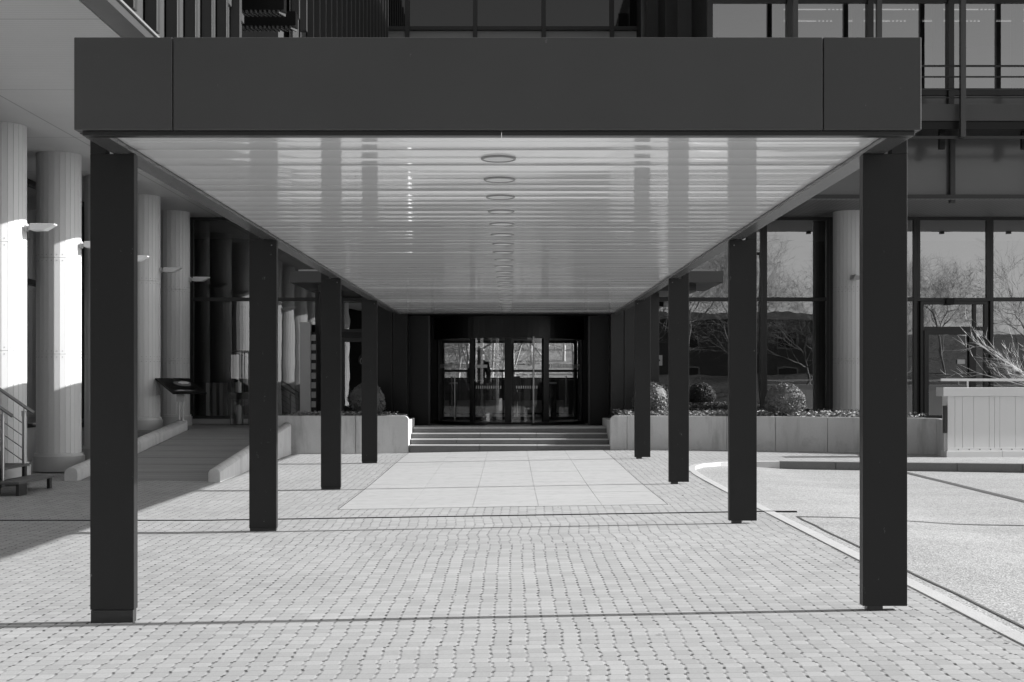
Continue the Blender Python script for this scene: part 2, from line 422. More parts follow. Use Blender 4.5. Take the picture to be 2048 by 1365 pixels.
# ------------------------------------------------------------------ canopy
cn = thing('entrance_canopy', 'long flat dark steel canopy with white gloss soffit leading to the entrance', 'canopy', (-.0725, 7.86, 0))
x0, x1 = -2.574, 2.429; Y0, Y1 = 7.86, 29.36; ZB, ZT = 2.988, 3.535; ZP = 2.959
for a, b, m in ((x0, -1.994, 'fascia'), (-1.988, 1.846, 'fascia'), (1.852, x1, 'fascia_dark')):
    box('fascia_panel', M[m], cn, a, b, Y0, Y0 + .05, ZB, ZT, bevel=.004)
for a in (x0, x1 - .05):
    y = Y0 + .052
    while y < Y1 - .1:
        e = min(y + 5.1, Y1); box('side_panel', M['fascia'], cn, a, a + .05, y, e - .005, ZB, ZT, bevel=.004); y = e
box('roof_sheet', M['roofgravel'], cn, x0 + .051, x1 - .051, Y0 + .051, Y1, 3.42, 3.47)
# lower trim: front strip and the two bottom plates of the edge beams
mb = MB(); mb.box(-2.532, .0-.052, 7.885, 7.96, ZP, ZB - .002); mb.box(-.048, 2.397, 7.885, 7.96, ZP, ZB - .002)
mb.build('front_trim', M['trim'], cn, .002)
for s, a, b in ((-1, -2.537, -2.40), (1, 2.255, 2.392)):
    mb = MB(); y = 7.965
    for e in [13.0, 18.2, 23.4, 29.36]:
        mb.box(a, b, y, e - .003, ZP, ZP + .02); y = e
    xi = b - .006 if s < 0 else a + .006
    mb.build('beam_plate', M['plate'], cn)
    MB().box(xi - .004, xi + .004, 7.97, Y1, ZP + .021, 3.02).build('soffit_edge', M['trim'], cn)
    box('fascia_return', M['trim'], cn, *((x0 + .001, -2.5365) if s < 0 else (2.3915, x1 - .001)), 7.965, Y1, ZB - .003, ZB + .002)
    xo = a if s < 0 else b
    MB().box(xo - .004, xo + .004, 7.97, Y1, ZP + .021, ZB + .1).build('outer_lip', M['trim'], cn)
# soffit: bowed planks laid across
mb = MB(); y = 7.965; P = .308
while y < Y1 - .05:
    e = min(y + P, Y1); t1 = rnd.gauss(0, .0012); bow = rnd.gauss(.0019, .0007); tw = rnd.gauss(0, .0006)
    nx, ny = 12, 6; lf = .0045 + rnd.uniform(0, .001); base = len(mb.v)
    ph = rnd.uniform(0, 6)
    for j in range(ny + 1):
        t = j / ny; yy = y + .003 + (e - y - .006) * t
        for i in range(nx + 1):
            xx = -2.402 + (2.257 + 2.402) * i / nx
            z = 2.992 + t1 * (2 * t - 1) - bow * (1 - (2 * t - 1) ** 2) + tw * (2 * i / nx - 1) * (2 * t - 1) + .0005 * math.sin(xx * 2.1 + ph) * (2 * t - 1)
            mb.v.append((xx, yy, z))
    for j in range(ny):
        for i in range(nx):
            a = base + j * (nx + 1) + i
            mb.f.append((a, a + nx + 1, a + nx + 2, a + 1)); mb.sm.append(True)
    for j in (0, ny):   # turned-up edges
        r0 = [mb.v[base + j * (nx + 1) + i] for i in range(nx + 1)]
        for p, q in zip(r0, r0[1:]): mb.face([p, q, (q[0], q[1], q[2] + .02), (p[0], p[1], p[2] + .02)])
    y = e
me_s = mb.build('soffit', M['soffit'], cn)
bm = bmesh.new(); bm.from_mesh(me_s.data)
for f in bm.faces:
    if abs(f.normal.z) > .5 and f.normal.z > 0: f.normal_flip()
bm.to_mesh(me_s.data); bm.free()
box('soffit_backing', M['trim'], cn, -2.402, 2.257, 7.965, Y1, 3.03, 3.05)
# columns
XL = (-2.681, -2.400); XR = (2.253, 2.537); D = [8.5 + 5.185 * k for k in range(4)]
for k, d in enumerate(D):
    for s, (a, b) in ((-1, XL), (1, XR)):
        foot = .085 if (s < 0 and k == 0) else .03
        zb = zg((a + b) / 2, d)
        mb = MB(); mb.box(a, b, d, d + .085, zb + foot, 2.955)
        if s < 0: mb.box(a, -2.580, d, d + .085, 2.956, 3.42)
        else: mb.box(2.435, b, d, d + .085, 2.956, 3.42)
        c = mb.build('column', M['column'], cn, .003)
        if s < 0 and k == 0: fb = MB().box(a + .004, b - .008, d + .003, d + .08, zb - .03, zb + foot - .004)
        elif s > 0: fb = MB().box(a + .03, a + .13, d + .01, d + .075, zb - .05, zb + foot + .002)
        else: fb = MB().box(a + .006, b - .006, d + .006, d + .08, zb - .05, zb + foot)
        fb.build('foot', M['trim'], c)
        if k:
            bt = MB(); bx = b - .05 if s < 0 else a + .05
            bt.tube([(bx, d - .006, 2.90), (bx, d + .002, 2.90)], .007, 10); bt.build('bolt', M['glintbolt'], c)
# downlights
yl = 8.87; k = 0; first = None
while yl < 29.0:
    if first is None:
        t = thing('ceiling_light', 'nearest round flush downlight in the white canopy soffit', 'ceiling light', (-.077, yl, 2.99), 'downlights in the canopy soffit')
        mb = MB(); n = 32
        def ring(r, z): return [(-.077 + r * math.cos(2 * math.pi * i / n), yl + r * math.sin(2 * math.pi * i / n), z) for i in range(n)]
        prof = [(.112, 2.998), (.116, 2.994), (.116, 2.981), (.113, 2.978), (.104, 2.978), (.101, 2.983)]
        for (ra, za_), (rb, zb_) in zip(prof, prof[1:]):
            A, B = ring(ra, za_), ring(rb, zb_)
            for i in range(n): mb.face([A[i], A[(i + 1) % n], B[(i + 1) % n], B[i]], False)
        mb.build('rim', M['rim'], t)
        MB().cyl(-.077, yl, 2.983, 2.995, .1015, 32).build('lens', M['lens'], t); first = t
    else:
        t = copy_tree(first); t.location = (-.077, yl, 2.99)
        t['label'] = ('%s round downlight from the front in the white canopy soffit' % ORD[k])
    yl += .9235; k += 1

# ------------------------------------------------------------------ the building
bd = thing('office_building', 'dark modern office building with glazed ground floor and recessed revolving entrance', 'building', (0, 31, 0))
def bar_window(x0, x1, z0, z1, y, bars_z=(), bars_x=(), fw=.06, fd=.12, glass='glass', fm='frame', name='window'):
    mb = MB()
    mb.box(x0, x0 + fw, y - fd / 2, y + fd / 2, z0, z1); mb.box(x1 - fw, x1, y - fd / 2, y + fd / 2, z0, z1)
    mb.box(x0 + fw, x1 - fw, y - fd / 2, y + fd / 2, z1 - fw, z1); mb.box(x0 + fw, x1 - fw, y - fd / 2, y + fd / 2, z0, z0 + fw)
    for z in bars_z: mb.box(x0 + fw, x1 - fw, y - fd / 2 + .003, y + fd / 2, z - fw * .6, z + fw * .6)
    for x in bars_x: mb.box(x - fw / 2, x + fw / 2, y - fd / 2 + .006, y + fd / 2 - .003, z0 + fw, z1 - fw)
    w = mb.build(name, M[fm], bd, .003)
    MB().face([(x0 + fw, y, z0 + fw), (x1 - fw, y, z0 + fw), (x1 - fw, y, z1 - fw), (x0 + fw, y, z1 - fw)]).build('pane', M[glass], w)
    return w
FL = .503; HEAD = 5.31
# ground floor right of the portal
XF = far
rx = [3.32, 3.98, 5.90, 7.43, 9.46]
for a, b in zip(rx, rx[1:]): bar_window(a + .002, b - .002, FL + .02, HEAD - .003, 31, (3.40,), fw=.075)
for a, b in ((11.16, 12.86), (12.86, 14.56), (14.56, 16.26), (16.26, 17.96), (17.96, 19.7)): bar_window(a + .002, b - .002, FL + .02, HEAD - .003, 31, (3.40,), fw=.075)
bar_window(9.462, 11.158, 3.36, HEAD - .003, 31, fw=.075)
sd = bar_window(9.54, 11.10, FL + .02, 3.355, 31, (2.72,), (10.80,), fw=.075, name='side_door')
mb = MB()
for b in ((9.62, 9.72, 30.9, 30.935, FL + .1, 2.68), (10.67, 10.76, 30.9, 30.935, FL + .1, 2.68), (9.72, 10.67, 30.9, 30.935, 2.58, 2.68), (9.72, 10.67, 30.9, 30.935, FL + .1, FL + .2)): mb.box(*b)
mb.build('door_leaf_frame', M['frame'], sd)
box('door_sticker', M['sticker'], sd, 10.40, 10.58, 30.955, 30.962, 1.90, 2.0)
MB().tube([(10.68, 30.88, 1.53), (10.68, 30.8, 1.53), (10.52, 30.8, 1.53)], .012, 8).build('door_handle', M['steel'], sd)
box('door_closer', M['black'], sd, 10.12, 10.30, 30.86, 30.935, 3.27, 3.42)
XF = None
# ground floor left
lx = [-9.2, -7.43, -5.9, -4.46]
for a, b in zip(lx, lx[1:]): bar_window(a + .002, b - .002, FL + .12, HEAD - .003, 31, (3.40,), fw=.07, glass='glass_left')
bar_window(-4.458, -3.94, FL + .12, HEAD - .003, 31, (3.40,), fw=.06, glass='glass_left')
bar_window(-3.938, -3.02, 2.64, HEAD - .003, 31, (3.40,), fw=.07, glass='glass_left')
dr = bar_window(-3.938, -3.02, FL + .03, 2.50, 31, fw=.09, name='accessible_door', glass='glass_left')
box('transom_box', M['black'], dr, -3.938, -3.02, 30.9, 31.06, 2.503, 2.637)
box('base_trim', M['ceil_metal'], bd, -9.2, -3.95, 30.93, 31.05, FL + .005, FL + .118)
mb = MB(); mb.tube([(-3.41, 30.972, 1.99), (-3.41, 30.98, 1.99)], .125, 28)
sg = mb.build('wheelchair_sign', M['black'], dr)
mb = MB()
yw = 30.966
mb.tube([(-3.41 + .075 * math.cos(t), yw, 1.965 + .075 * math.sin(t)) for t in [R(a) for a in range(110, 371, 20)]], .009, 6)
mb.tube([(-3.43, yw, 2.06), (-3.415, yw, 1.99), (-3.36, yw, 1.985), (-3.335, yw, 1.92), (-3.31, yw, 1.925)], .010, 6)
mb.tube([(-3.425, yw, 2.03), (-3.375, yw, 2.025)], .008, 6)
mb.tube([(-3.432, yw - .004, 2.085), (-3.432, yw + .004, 2.085)], .016, 10)
mb.build('wheelchair_pictogram', M['white'], sg)
# floors, ceilings, back walls of the ground floor
box('lobby_floor', M['lobby'], bd, -9.2, 22, 31.06, 47.9, .0, FL)
box('entrance_landing', M['granite'], bd, -2.06, 2.05, 28.06, 31.055, .0, FL)
box('side_landing', M['ramp'], bd, -9.2, -2.065, 27.62, 31.055, .0, FL)
box('rear_landing', M['ramp'], bd, -9.2, -6.87, 26.4, 27.615, .0, FL - .004)
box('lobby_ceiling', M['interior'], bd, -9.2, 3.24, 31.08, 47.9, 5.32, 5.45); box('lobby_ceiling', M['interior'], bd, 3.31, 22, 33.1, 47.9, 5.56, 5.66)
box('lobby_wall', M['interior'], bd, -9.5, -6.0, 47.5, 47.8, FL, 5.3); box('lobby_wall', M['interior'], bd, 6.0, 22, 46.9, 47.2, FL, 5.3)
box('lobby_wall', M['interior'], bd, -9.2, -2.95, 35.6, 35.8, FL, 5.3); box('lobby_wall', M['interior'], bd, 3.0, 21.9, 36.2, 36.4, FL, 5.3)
for a, b in ((-5.98, -3.0), (-3.0, -.02), (-.02, 2.98), (2.98, 5.98)):
    bar_window(a + .002, b - .002, FL + .01, 5.3, 47.6, (1.86,), fw=.07, glass='glass_back', name='rear_window')
# portal and recess
pm = 'black'
mb = MB(); mb.box(-2.98, -2.60, 29.4, 31.05, FL, 3.58); mb.box(-2.595, -2.27, 29.42, 31.05, FL, 3.58); mb.build('portal_pier', M[pm], bd, .006)
mb = MB(); mb.box(2.23, 2.52, 29.42, 31.05, FL, 3.58); mb.box(2.525, 2.90, 29.4, 31.05, FL, 3.58); mb.box(2.905, 3.31, 29.55, 31.05, FL, 3.58); mb.build('portal_pier', M['trim'], bd, .006)
box('portal_lintel', M[pm], bd, -2.265, 2.225, 29.45, 31.05, 2.975, 3.58)
box('recess_panel', M[pm], bd, -2.265, -1.84, 29.95, 30.05, FL, 2.97, bevel=.004); box('recess_panel', M[pm], bd, 1.80, 2.225, 29.95, 30.05, FL, 2.97, bevel=.004)
box('recess_trim', M['frame'], bd, -1.838, -1.80, 29.92, 30.06, FL, 2.97); box('recess_trim', M['frame'], bd, 1.76, 1.798, 29.92, 30.06, FL, 2.97)
box('recess_wall', M[pm], bd, -2.0, -1.95, 30.06, 33.6, FL, 5.3); box('recess_wall', M[pm], bd, 1.93, 1.98, 30.06, 33.6, FL, 5.3)
box('over_wall', M[pm], bd, -3.015, 3.315, 31.0, 31.06, 3.582, HEAD)
box('recess_return', M['black'], bd, -1.949, -1.70, 31.6, 31.7, FL, 3.3); box('recess_return', M['black'], bd, 1.66, 1.929, 31.6, 31.7, FL, 3.3)
# revolving door
rc, ry, rr = -.02, 31.65, 1.76
def arc(a0, a1, r, n=16): return [(rc + r * math.sin(R(a0 + (a1 - a0) * i / n)), ry - r * math.cos(R(a0 + (a1 - a0) * i / n))) for i in range(n + 1)]
def arc_wall(mb, a0, a1, r0, r1, z0, z1, n=16):
    A, B = arc(a0, a1, r0, n), arc(a0, a1, r1, n); mb.prism(A + B[::-1], z0, z1)
mb = MB(); arc_wall(mb, -90, 90, rr - .1, rr + .02, 2.47, 2.97, 40); arc_wall(mb, 90, 270, rr - .1, rr + .02, 2.47, 2.97, 40)
rv = mb.build('revolving_door', M['black'], bd)
mb = MB(); arc_wall(mb, -90, 90, rr - .1, rr + .02, FL + .004, FL + .07, 40); mb.build('floor_ring', M['black'], rv)
MB().cyl(rc, ry, 2.49, 2.53, rr - .11, 40).build('door_ceiling', M['black'], rv)
def post(px, w, z1=2.468):
    d = 29.95; xx = X(px, d); ang = math.degrees(math.asin(max(-1, min(1, (xx - rc) / rr))))
    da = math.degrees(w / 2 / rr); mb = MB(); arc_wall(mb, ang - da, ang + da, rr - .08, rr + .025, FL + .072, z1, 2); mb.build('door_post', M['black'], rv, .004); return ang
pa = [post(872, .06), post(944, .10), post(1016, .15), post(1092, .14), post(1168, .05)]
for a0, a1 in zip(pa, pa[1:]):
    A = arc(a0 + 1.6, a1 - 1.8, rr - .02, 10); mb = MB()
    for p, q in zip(A, A[1:]): mb.face([(*p, FL + .072), (*q, FL + .072), (*q, 2.468), (*p, 2.468)], True)
    mb.build('curved_pane', M['glass_door'], rv)
mb = MB()
for a in (112, 248): arc_wall(mb, a - 1, a + 1, rr - .06, rr + .01, FL + .072, 2.468, 1)
mb.build('rear_post', M['black'], rv)
# wings of the revolving door
for ang in (2, 92, 182, 272):
    dx, dy = math.sin(R(ang)), -math.cos(R(ang)); nx, ny = -dy, dx
    def P2(r, o): return (rc + dx * r + nx * o, ry + dy * r + ny * o)
    def slab(mb, r0, r1, z0, z1, w=.018): mb.prism([P2(r0, -w), P2(r1, -w), P2(r1, w), P2(r0, w)], z0, z1)
    mb = MB(); slab(mb, .06, 1.60, FL + .075, FL + .15); slab(mb, .06, 1.60, 2.40, 2.465); slab(mb, .06, .11, FL + .152, 2.398); slab(mb, 1.55, 1.60, FL + .152, 2.398)
    wg = mb.build('door_wing', M['black'], rv)
    MB().face([(*P2(.11, 0), FL + .15), (*P2(1.55, 0), FL + .15), (*P2(1.55, 0), 2.4), (*P2(.11, 0), 2.4)]).build('wing_pane', M['glass_door'], rv)
    if 45 < ang < 135 or ang > 225: MB().tube([(*P2(1.36, .06), FL + .35), (*P2(1.36, .06), 1.62)], .014, 8).build('push_bar', M['steel'], rv)
for px, z0, z1, rad in ((1067, .56, 2.5, .022), (908, .60, 1.62, .014)):
    ang = math.asin((X(px, 29.9) - rc) / (rr + .07)); xx, yy = rc + (rr + .07) * math.sin(ang), ry - (rr + .07) * math.cos(ang)
    MB().tube([(xx, yy, z0), (xx, yy, z1)], rad, 10).build('door_handle', M['steel'], rv)
# frosted safety strips with their small bars
mb = MB()
for (a, b), z in (((pa[0] + 3, pa[1] - 3), 1.80), ((pa[3] + 3, pa[4] - 3), 1.80), ((pa[1] + 3, pa[2] - 5), 1.33), ((pa[2] + 6, pa[3] - 6), 1.33)):
    aa = a
    while aa < b: arc_wall(mb, aa, min(aa + .8, b), rr - .012, rr - .009, z, z + .09 if z > 1.5 else z + .065, 1); aa += 1.7
arc_wall(mb, pa[1] + 2.2, pa[1] + 12.0, rr - .012, rr - .009, 1.80, 1.87, 3)
mb.build('safety_strip', M['frit'], rv)
MB().tube([(rc - .5, ry - rr - .06, FL + .012), (rc + .5, ry - rr - .06, FL + .012)], .01, 6).build('threshold', M['steel'], rv)
# cross roof over the entrance
mb = MB(); mb.box(-4.66, 2.55, 28.2, 30.97, 3.59, 3.83); mb.box(2.555, 4.52, 28.2, 30.97, 3.59, 3.83)
rf = mb.build('entrance_roof', M['winglight'], bd, .004)
mb = MB(); mb.prism([(-4.15, 28.75), (4.02, 28.75), (4.02, 30.9), (-4.15, 30.9)], 3.45, 3.588); mb.build('roof_box', M['trim'], rf)
box('roof_flashing', M['sill'], rf, -4.5, 4.36, 28.32, 30.9, 3.832, 3.872)
# low roof behind
box('low_roof', M['roofgravel'], bd, -4.1, 4.28, 31.1, 43.9, 5.46, 5.62)

# round columns, clad in narrow vertical boards
def round_column(x, y, zb, zt, r=.365):
    mb = MB(); n = 26; prof = []
    for i in range(n):
        t0 = 2 * math.pi * (i + .045) / n; t1 = 2 * math.pi * (i + .955) / n; tg = 2 * math.pi * (i + 1) / n
        prof += [(x + r * math.cos(t0), y + r * math.sin(t0)), (x + r * math.cos(t1), y + r * math.sin(t1)), (x + (r - .007) * math.cos(tg), y + (r - .007) * math.sin(tg))]
    zs = [zb + .246, 1.95, 3.55, zt]
    for a, b in zip(zs, zs[1:]): mb.prism(prof, a + .002, b - .002)
    c = mb.build('round_column', M['cladding'], bd)
    pl = MB(); pl.cyl(x, y, zb - .05, zb + .2, r + .055, 40)
    pl.build('plinth', M['plinth'], c)
    MB().cyl(x, y, zb + .201, zb + .245, r + .03, 40).build('plinth_ring', M['lamp'], c)
    bt = MB()
    for z in (1.95, 3.55):
        for i in range(n):
            t = 2 * math.pi * (i + .5) / n
            if math.sin(t) < .4:
                for dz in (-.05, .05): bt.tube([(x + (r - .004) * math.cos(t), y + (r - .004) * math.sin(t), z + dz), (x + (r + .002) * math.cos(t), y + (r + .002) * math.sin(t), z + dz)], .008, 6)
    bt.build('rivet', M['steel'], c)
CXL = -7.59
ycol = [2.08, 4.62, 7.16, 9.7, 12.24, 14.78, 17.32, 19.86, 22.40, 24.94, 27.48, 30.02]
for y in ycol: round_column(CXL, y, .05 if y < 26 else FL, HEAD)
XF = far
for x in (7.65, 16.2): round_column(x, 30.0, .1, HEAD)
XF = None
# flag lamps on the columns
def flag_lamp(x, y, z, ang, label):
    t = thing('column_lamp', label, 'wall lamp', (x, y, z), 'flag lamps on the round columns')
    MB().tube([(x, y, z), (x + .035, y, z)], .06, 16).build('mounting_disc', M['lamp'], t)
    MB().tube([(x + .035, y, z), (x + .10, y, z)], .034, 12).build('arm', M['lamp'], t)
    b = MB(); pts = [(.10, -.045), (.30, -.045), (.45, .035), (.455, .055), (.10, .055)]; n = len(b.v); k = len(pts)
    for yy in (-.11, .11): b.v += [(x + p, y + yy * (1 - .35 * (p - .1) / .35), z + q) for p, q in pts]
    b.f += [tuple(range(k)), tuple(range(2 * k - 1, k - 1, -1))] + [(i, k + i, k + (i + 1) % k, (i + 1) % k) for i in range(k)]; b.sm += [False] * (k + 2)
    b.build('lamp_blade', M['lamp'], t, .005)
    t.rotation_euler.z = ang
    return t
lab = ['flag lamp on the leftmost sunlit round column', 'flag lamp on the second sunlit round column, half hidden by the front steel column', 'flag lamp whose tip shows just right of the front left steel column',
       'flag lamp in shade on the narrow pale round column beside the tilted information board', 'flag lamp in deep shade against the dark glazing, farthest back on the left']
for y, l in zip(ycol[7:], lab): flag_lamp(CXL + .362, y, 3.79, 0, l)
flag_lamp(7.65 * 1.06, 31.8 - .386, 3.927, -math.pi / 2, 'short grey lamp facing forward on the single round column at right')

# left wing: white soffit, east wall with fins
box('wing_soffit', M['wing_soffit'], bd, -22, -4.31, -9, 46, HEAD, HEAD + .02)
mb = MB(); mb.box(-22, -4.30, -9, 19.8, HEAD + .025, 16); mb.box(-22, -4.30, 24.7, 46, HEAD + .025, 16); mb.box(-22, -6.2, 19.8, 24.7, HEAD + .025, 16)
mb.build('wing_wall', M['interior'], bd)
mb = MB(); mb.box(-4.295, -4.03, -9, 46, HEAD + .0, HEAD + .14); mb.build('wing_edge_beam', M['winglight'], bd, .004)
mb = MB(); mb.box(-4.028, -4.0, -9, 46, HEAD + .10, HEAD + .125); mb.build('wing_edge_strip', M['glintbolt'], bd)  # pale strip: the ledge's sunlit edge put into the colour
y = -8.0; i = 0
while y < 44:
    hole = 19.9 < y < 24.5
    z0 = HEAD + .145
    if 24.4 <= y < 26.2: z0 = 8.36
    if not hole or y < 20.5:
        fb = MB(); fb.box(-4.115, -3.985, y, y + .16, z0, 15.5); f = fb.build('fin', M['fin'], bd, .004)
        MB().box(-3.984, -3.976, y - .004, y + .006, z0, 15.5).build('fin_edge_glint', M['glintbolt'], f)  # sunlit edge of the fin painted as a paler strip
    if not hole:
        w = MB().box(-4.16, -4.125, y + .17, y + .88, HEAD + .15, 15.4).build('window', M['winglight'], bd)
        MB().box(-4.124, -4.09, y + .17, y + .88, 7.0, 7.12).build('window_sill', M['winglight'], w)
    y += .92; i += 1
# louvred sun screens in the recess of the wing
for z, yy in ((7.56, 21.9), (7.62, 23.1)):
    lb = MB(); lb.box(-5.2, -3.72, yy, yy + .26, z + .05, z + .3); s = lb.build('louvre_box', M['black'], bd)
    sl = MB(); xx = -5.1
    while xx < -3.75:
        sl.prism([(xx, yy), (xx + .025, yy), (xx + .095, yy + .24), (xx + .07, yy + .24)], z, z + .048); xx += .075
    sl.build('louvre_slat', M['plate'], s)
    s['label'] = 'dark louvred sun screen in the wing recess'
# glazing behind the left columns
box('wing_end_wall', M['black'], bd, -22, -6.4, -9.4, -9.05, -.3, HEAD)
y = -8.9
box('wing_base_wall', M['concrete'], bd, -9.6, -9.0, -9, 26.3, -.2, .62)
while y < 30.5:
    mb = MB(); mb.box(-9.2, -9.05, y, y + .1, .62, HEAD); mb.box(-9.2, -9.06, y + .1, y + 1.69, HEAD - .1, HEAD - .002); mb.box(-9.2, -9.06, y + .1, y + 1.69, .622, .70); mb.box(-9.2, -9.06, y + .1, y + 1.69, 3.33, 3.43)
    w = mb.build('wing_window', M['frame'], bd)
    MB().face([(-9.13, y + .1, .7), (-9.13, y + 1.69, .7), (-9.13, y + 1.69, HEAD - .1), (-9.13, y + .1, HEAD - .1)]).build('pane', M['glass'], w)
    y += 1.69
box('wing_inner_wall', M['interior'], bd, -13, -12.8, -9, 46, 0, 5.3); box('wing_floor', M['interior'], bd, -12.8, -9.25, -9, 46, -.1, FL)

# centre tower glazing
box('tower_wall', M['interior'], bd, -4.25, 4.35, 44.2, 48, 5.63, 22)
tx = [-5.64, -3.39, -1.15, 1.11, 3.36, 5.6]
tx[0] = -4.1; tx[-1] = 4.25
for a, b in zip(tx, tx[1:]):
    mb = MB(); w_ = .07
    mb.box(a - w_ , a + w_, 43.85, 44.1, 5.63, 20); mb.box(a + w_ + .002, b - w_ - .002, 43.9, 44.1, 13.08, 13.2); mb.box(a + w_ + .002, b - w_ - .002, 43.9, 44.1, 9.5, 9.7)
    w = mb.build('tower_window', M['frame'], bd)
    MB().box(a + w_, b - w_, 44.0, 44.02, 13.2, 20).build('upper_pane', M['mirrorglass'], w)
    MB().box(a + w_, b - w_, 44.0, 44.02, 9.7, 13.08).build('lower_pane', M['blind'], w)
# right wing
XF = far
box('upper_wall', M['interior'], bd, 4.3, 24, 28.35, 46.8, 9.86, 16)
box('upper_slab', M['panel'], bd, 4.3, 24, 28.12, 46.8, HEAD + .13, 6.80)
box('upper_soffit', M['right_soffit'], bd, 4.3, 24, 27.95, 31.07, HEAD + .003, HEAD + .02)
box('spandrel_trim', M['trim'], bd, 4.3, 24, 27.93, 28.115, HEAD + .024, HEAD + .10)
box('side_wall', M['black'], bd, 4.3, 4.42, 28.36, 46.8, 6.81, 9.85); box('room_back', M['white'], bd, 4.43, 24, 33, 33.1, 6.81, 9.85)
box('room_ceiling', M['lamp'], bd, 4.43, 24, 28.4, 32.99, 9.80, 9.855)
for px_y, (za_, zb_) in ((28.2, (7.66, 9.50)),):
    mx = [4.32 + 1.7 * i for i in range(12)]; mx = [4.22] + [5.91 + 1.7 * i for i in range(11)]
    for a, b in zip(mx, mx[1:]):
        mb = MB(); yq = 28.2
        mb.box(a - .06, a + .06, yq - .12, yq + .1, 6.81, 9.85)
        mb.box(a + .062, b - .062, yq - .05, yq + .05, 9.50, 9.62); mb.box(a + .062, b - .062, yq - .05, yq + .05, 7.54, 7.66)
        w = mb.build('upper_window', M['frame'], bd, .003)
        MB().face([(a + .06, yq, 7.66), (b - .06, yq, 7.66), (b - .06, yq, 9.5), (a + .06, yq, 9.5)]).build('pane', M['glass_up'], w)
        MB().box(b - .28, b - .09, yq + .12, yq + .3, 6.82, 9.79).build('inner_jamb', M['black'], w)
        MB().box(a + .062, b - .062, yq - .02, yq + .02, 6.82, 7.535).build('sill_panel', M['panel'], w)
        MB().box(a - .05, a + .05, 27.98, 28.11, HEAD - .06, 6.79).build('spandrel_mullion', M['frame'], w)
        MB().box(a + .062, b - .062, yq - .05, yq + .05, 9.625, 9.84).build('head_panel', M['frame'], w)
for yy in (29.7, 30.65):
    for k in range(10):
        aa = 6.1 + 1.7 * k
        mb = MB(); xx = aa
        mb.box(xx, xx + .95, yy, yy + .02, 9.78, 9.795)
        for q in range(4): mb.box(xx + 1.0 + q * .09, xx + 1.045 + q * .09, yy, yy + .02, 9.78, 9.795)
        mb.build('ceiling_tube', M['tube'], bd)
# maintenance balcony
mb = MB(); mb.box(4.5, 24, 27.0, 27.9, 6.78, 7.12); bl = mb.build('balcony', M['winglight'], bd, .004)
box('balcony_underside', M['black'], bl, 4.55, 24, 27.05, 28.1, 6.62, 6.775)
for z, r_ in ((7.88, .022), (7.66, .018), (7.41, .02), (7.24, .014)):
    MB().tube([(4.5, 26.96, z), (24, 26.96, z)], r_, 8).build('railing_bar', M['frame'], bl)
box('lower_rail', M['frame'], bl, 4.5, 24, 26.93, 26.97, 6.40, 6.46)
for k in range(11):
    xx = 5.75 + 1.69 * k
    box('stanchion', M['winglight'], bl, xx - .05, xx + .05, 26.80, 26.92, 6.42, 10.6)
    box('bracket', M['black'], bl, xx - .32, xx - .21, 27.3, 27.4, 6.26, 6.615)
MB().box(4.3, 4.298, 28.5, 46, 5.5, 15).build('west_face', M['black'], bd)
for y in (31.5, 34, 38.6): box('west_fin', M['winglight'], bd, 3.98, 4.297, y, y + .12, 5.65, 15)

box('sun_blocker', M['interior'], bd, 4.4, 17.0, 25.2, 46, 10.6, 16)  # unseen block added to keep the sun off a rear left column
XF = None
box('portal_side', M['black'], bd, 3.25, 3.305, 31.055, 33.2, FL, 5.6)
# ------------------------------------------------------------------ steps, ramp, planters
st = thing('entrance_steps', 'four broad granite steps up to the revolving door', 'steps', (0, 27, .08))
for i in range(4):
    zt = .183 + .1067 * i; y = 27.0 + .35 * i
    segs = [(-2.04, -.62), (-.614, .55), (.556, 2.03)] if i % 2 == 0 else [(-2.04, -1.1), (-1.094, .2), (.206, 2.03)]
    mb = MB()
    for a, b in segs: mb.box(a, b, y, y + (.36 if i < 3 else .3), zt - .1045 if i else -.05, zt)
    sp = None
    if i < 3:
        sp = mb.build('step', M['granite'], st, .004); tm = MB()
        for a, b in segs: tm.box(a + .002, b - .002, y - .012, y + .352, zt + .001, zt + .016)
        tm.build('tread', M['tread'], sp)
    else:
        sp = MB().box(-2.04, 2.03, 28.045, 28.055, zt - .10, zt).build('step', M['granite'], st)
        MB().box(-2.04, 2.03, 28.035, 29.3, zt + .002, zt + .016).build('tread', M['tread'], sp)

def rounded_box(mb, poly, z0, z1): mb.prism(poly, z0, z1)
lp = thing('planter', 'shaded concrete planter with boxwood ball left of the steps', 'planter', (-3.4, 27.2, .05), 'concrete planters beside the steps')
def wall_profile(x0, x1, y, zb, zt, rr_, end):     # front wall panel with a rounded upper corner at one end
    pts = [(x0, zb), (x1, zb)]
    if end == 'r':
        pts += [(x1, zt - rr_)] + [(x1 - rr_ + rr_ * math.cos(t), zt - rr_ + rr_ * math.sin(t)) for t in [R(a) for a in (15, 30, 45, 60, 75, 90)]] + [(x0, zt)]
    else:
        pts += [(x1, zt), (x0 + rr_, zt)] + [(x0 + rr_ - rr_ * math.sin(t), zt - rr_ + rr_ * math.cos(t)) for t in [R(a) for a in (15, 30, 45, 60, 75, 90)]]
    return pts
def plate_xz(mb, pts, y0, y1, yf=None):
    n = len(mb.v); k = len(pts); f = yf or (lambda x: 0)
    mb.v += [(x, y0 + f(x), z) for x, z in pts] + [(x, y1 + f(x), z) for x, z in pts]
    mb.f.append(tuple(range(n, n + k))); mb.f.append(tuple(range(n + 2 * k - 1, n + k - 1, -1))); mb.sm += [False, False]
    for i in range(k):
        j = (i + 1) % k; mb.f.append((n + i, n + k + i, n + k + j, n + j)); mb.sm.append(False)
mb = MB()
plate_xz(mb, [(-4.72, .0), (-3.14, .0), (-3.14, .797), (-4.72, .797)], 27.0, 27.16)
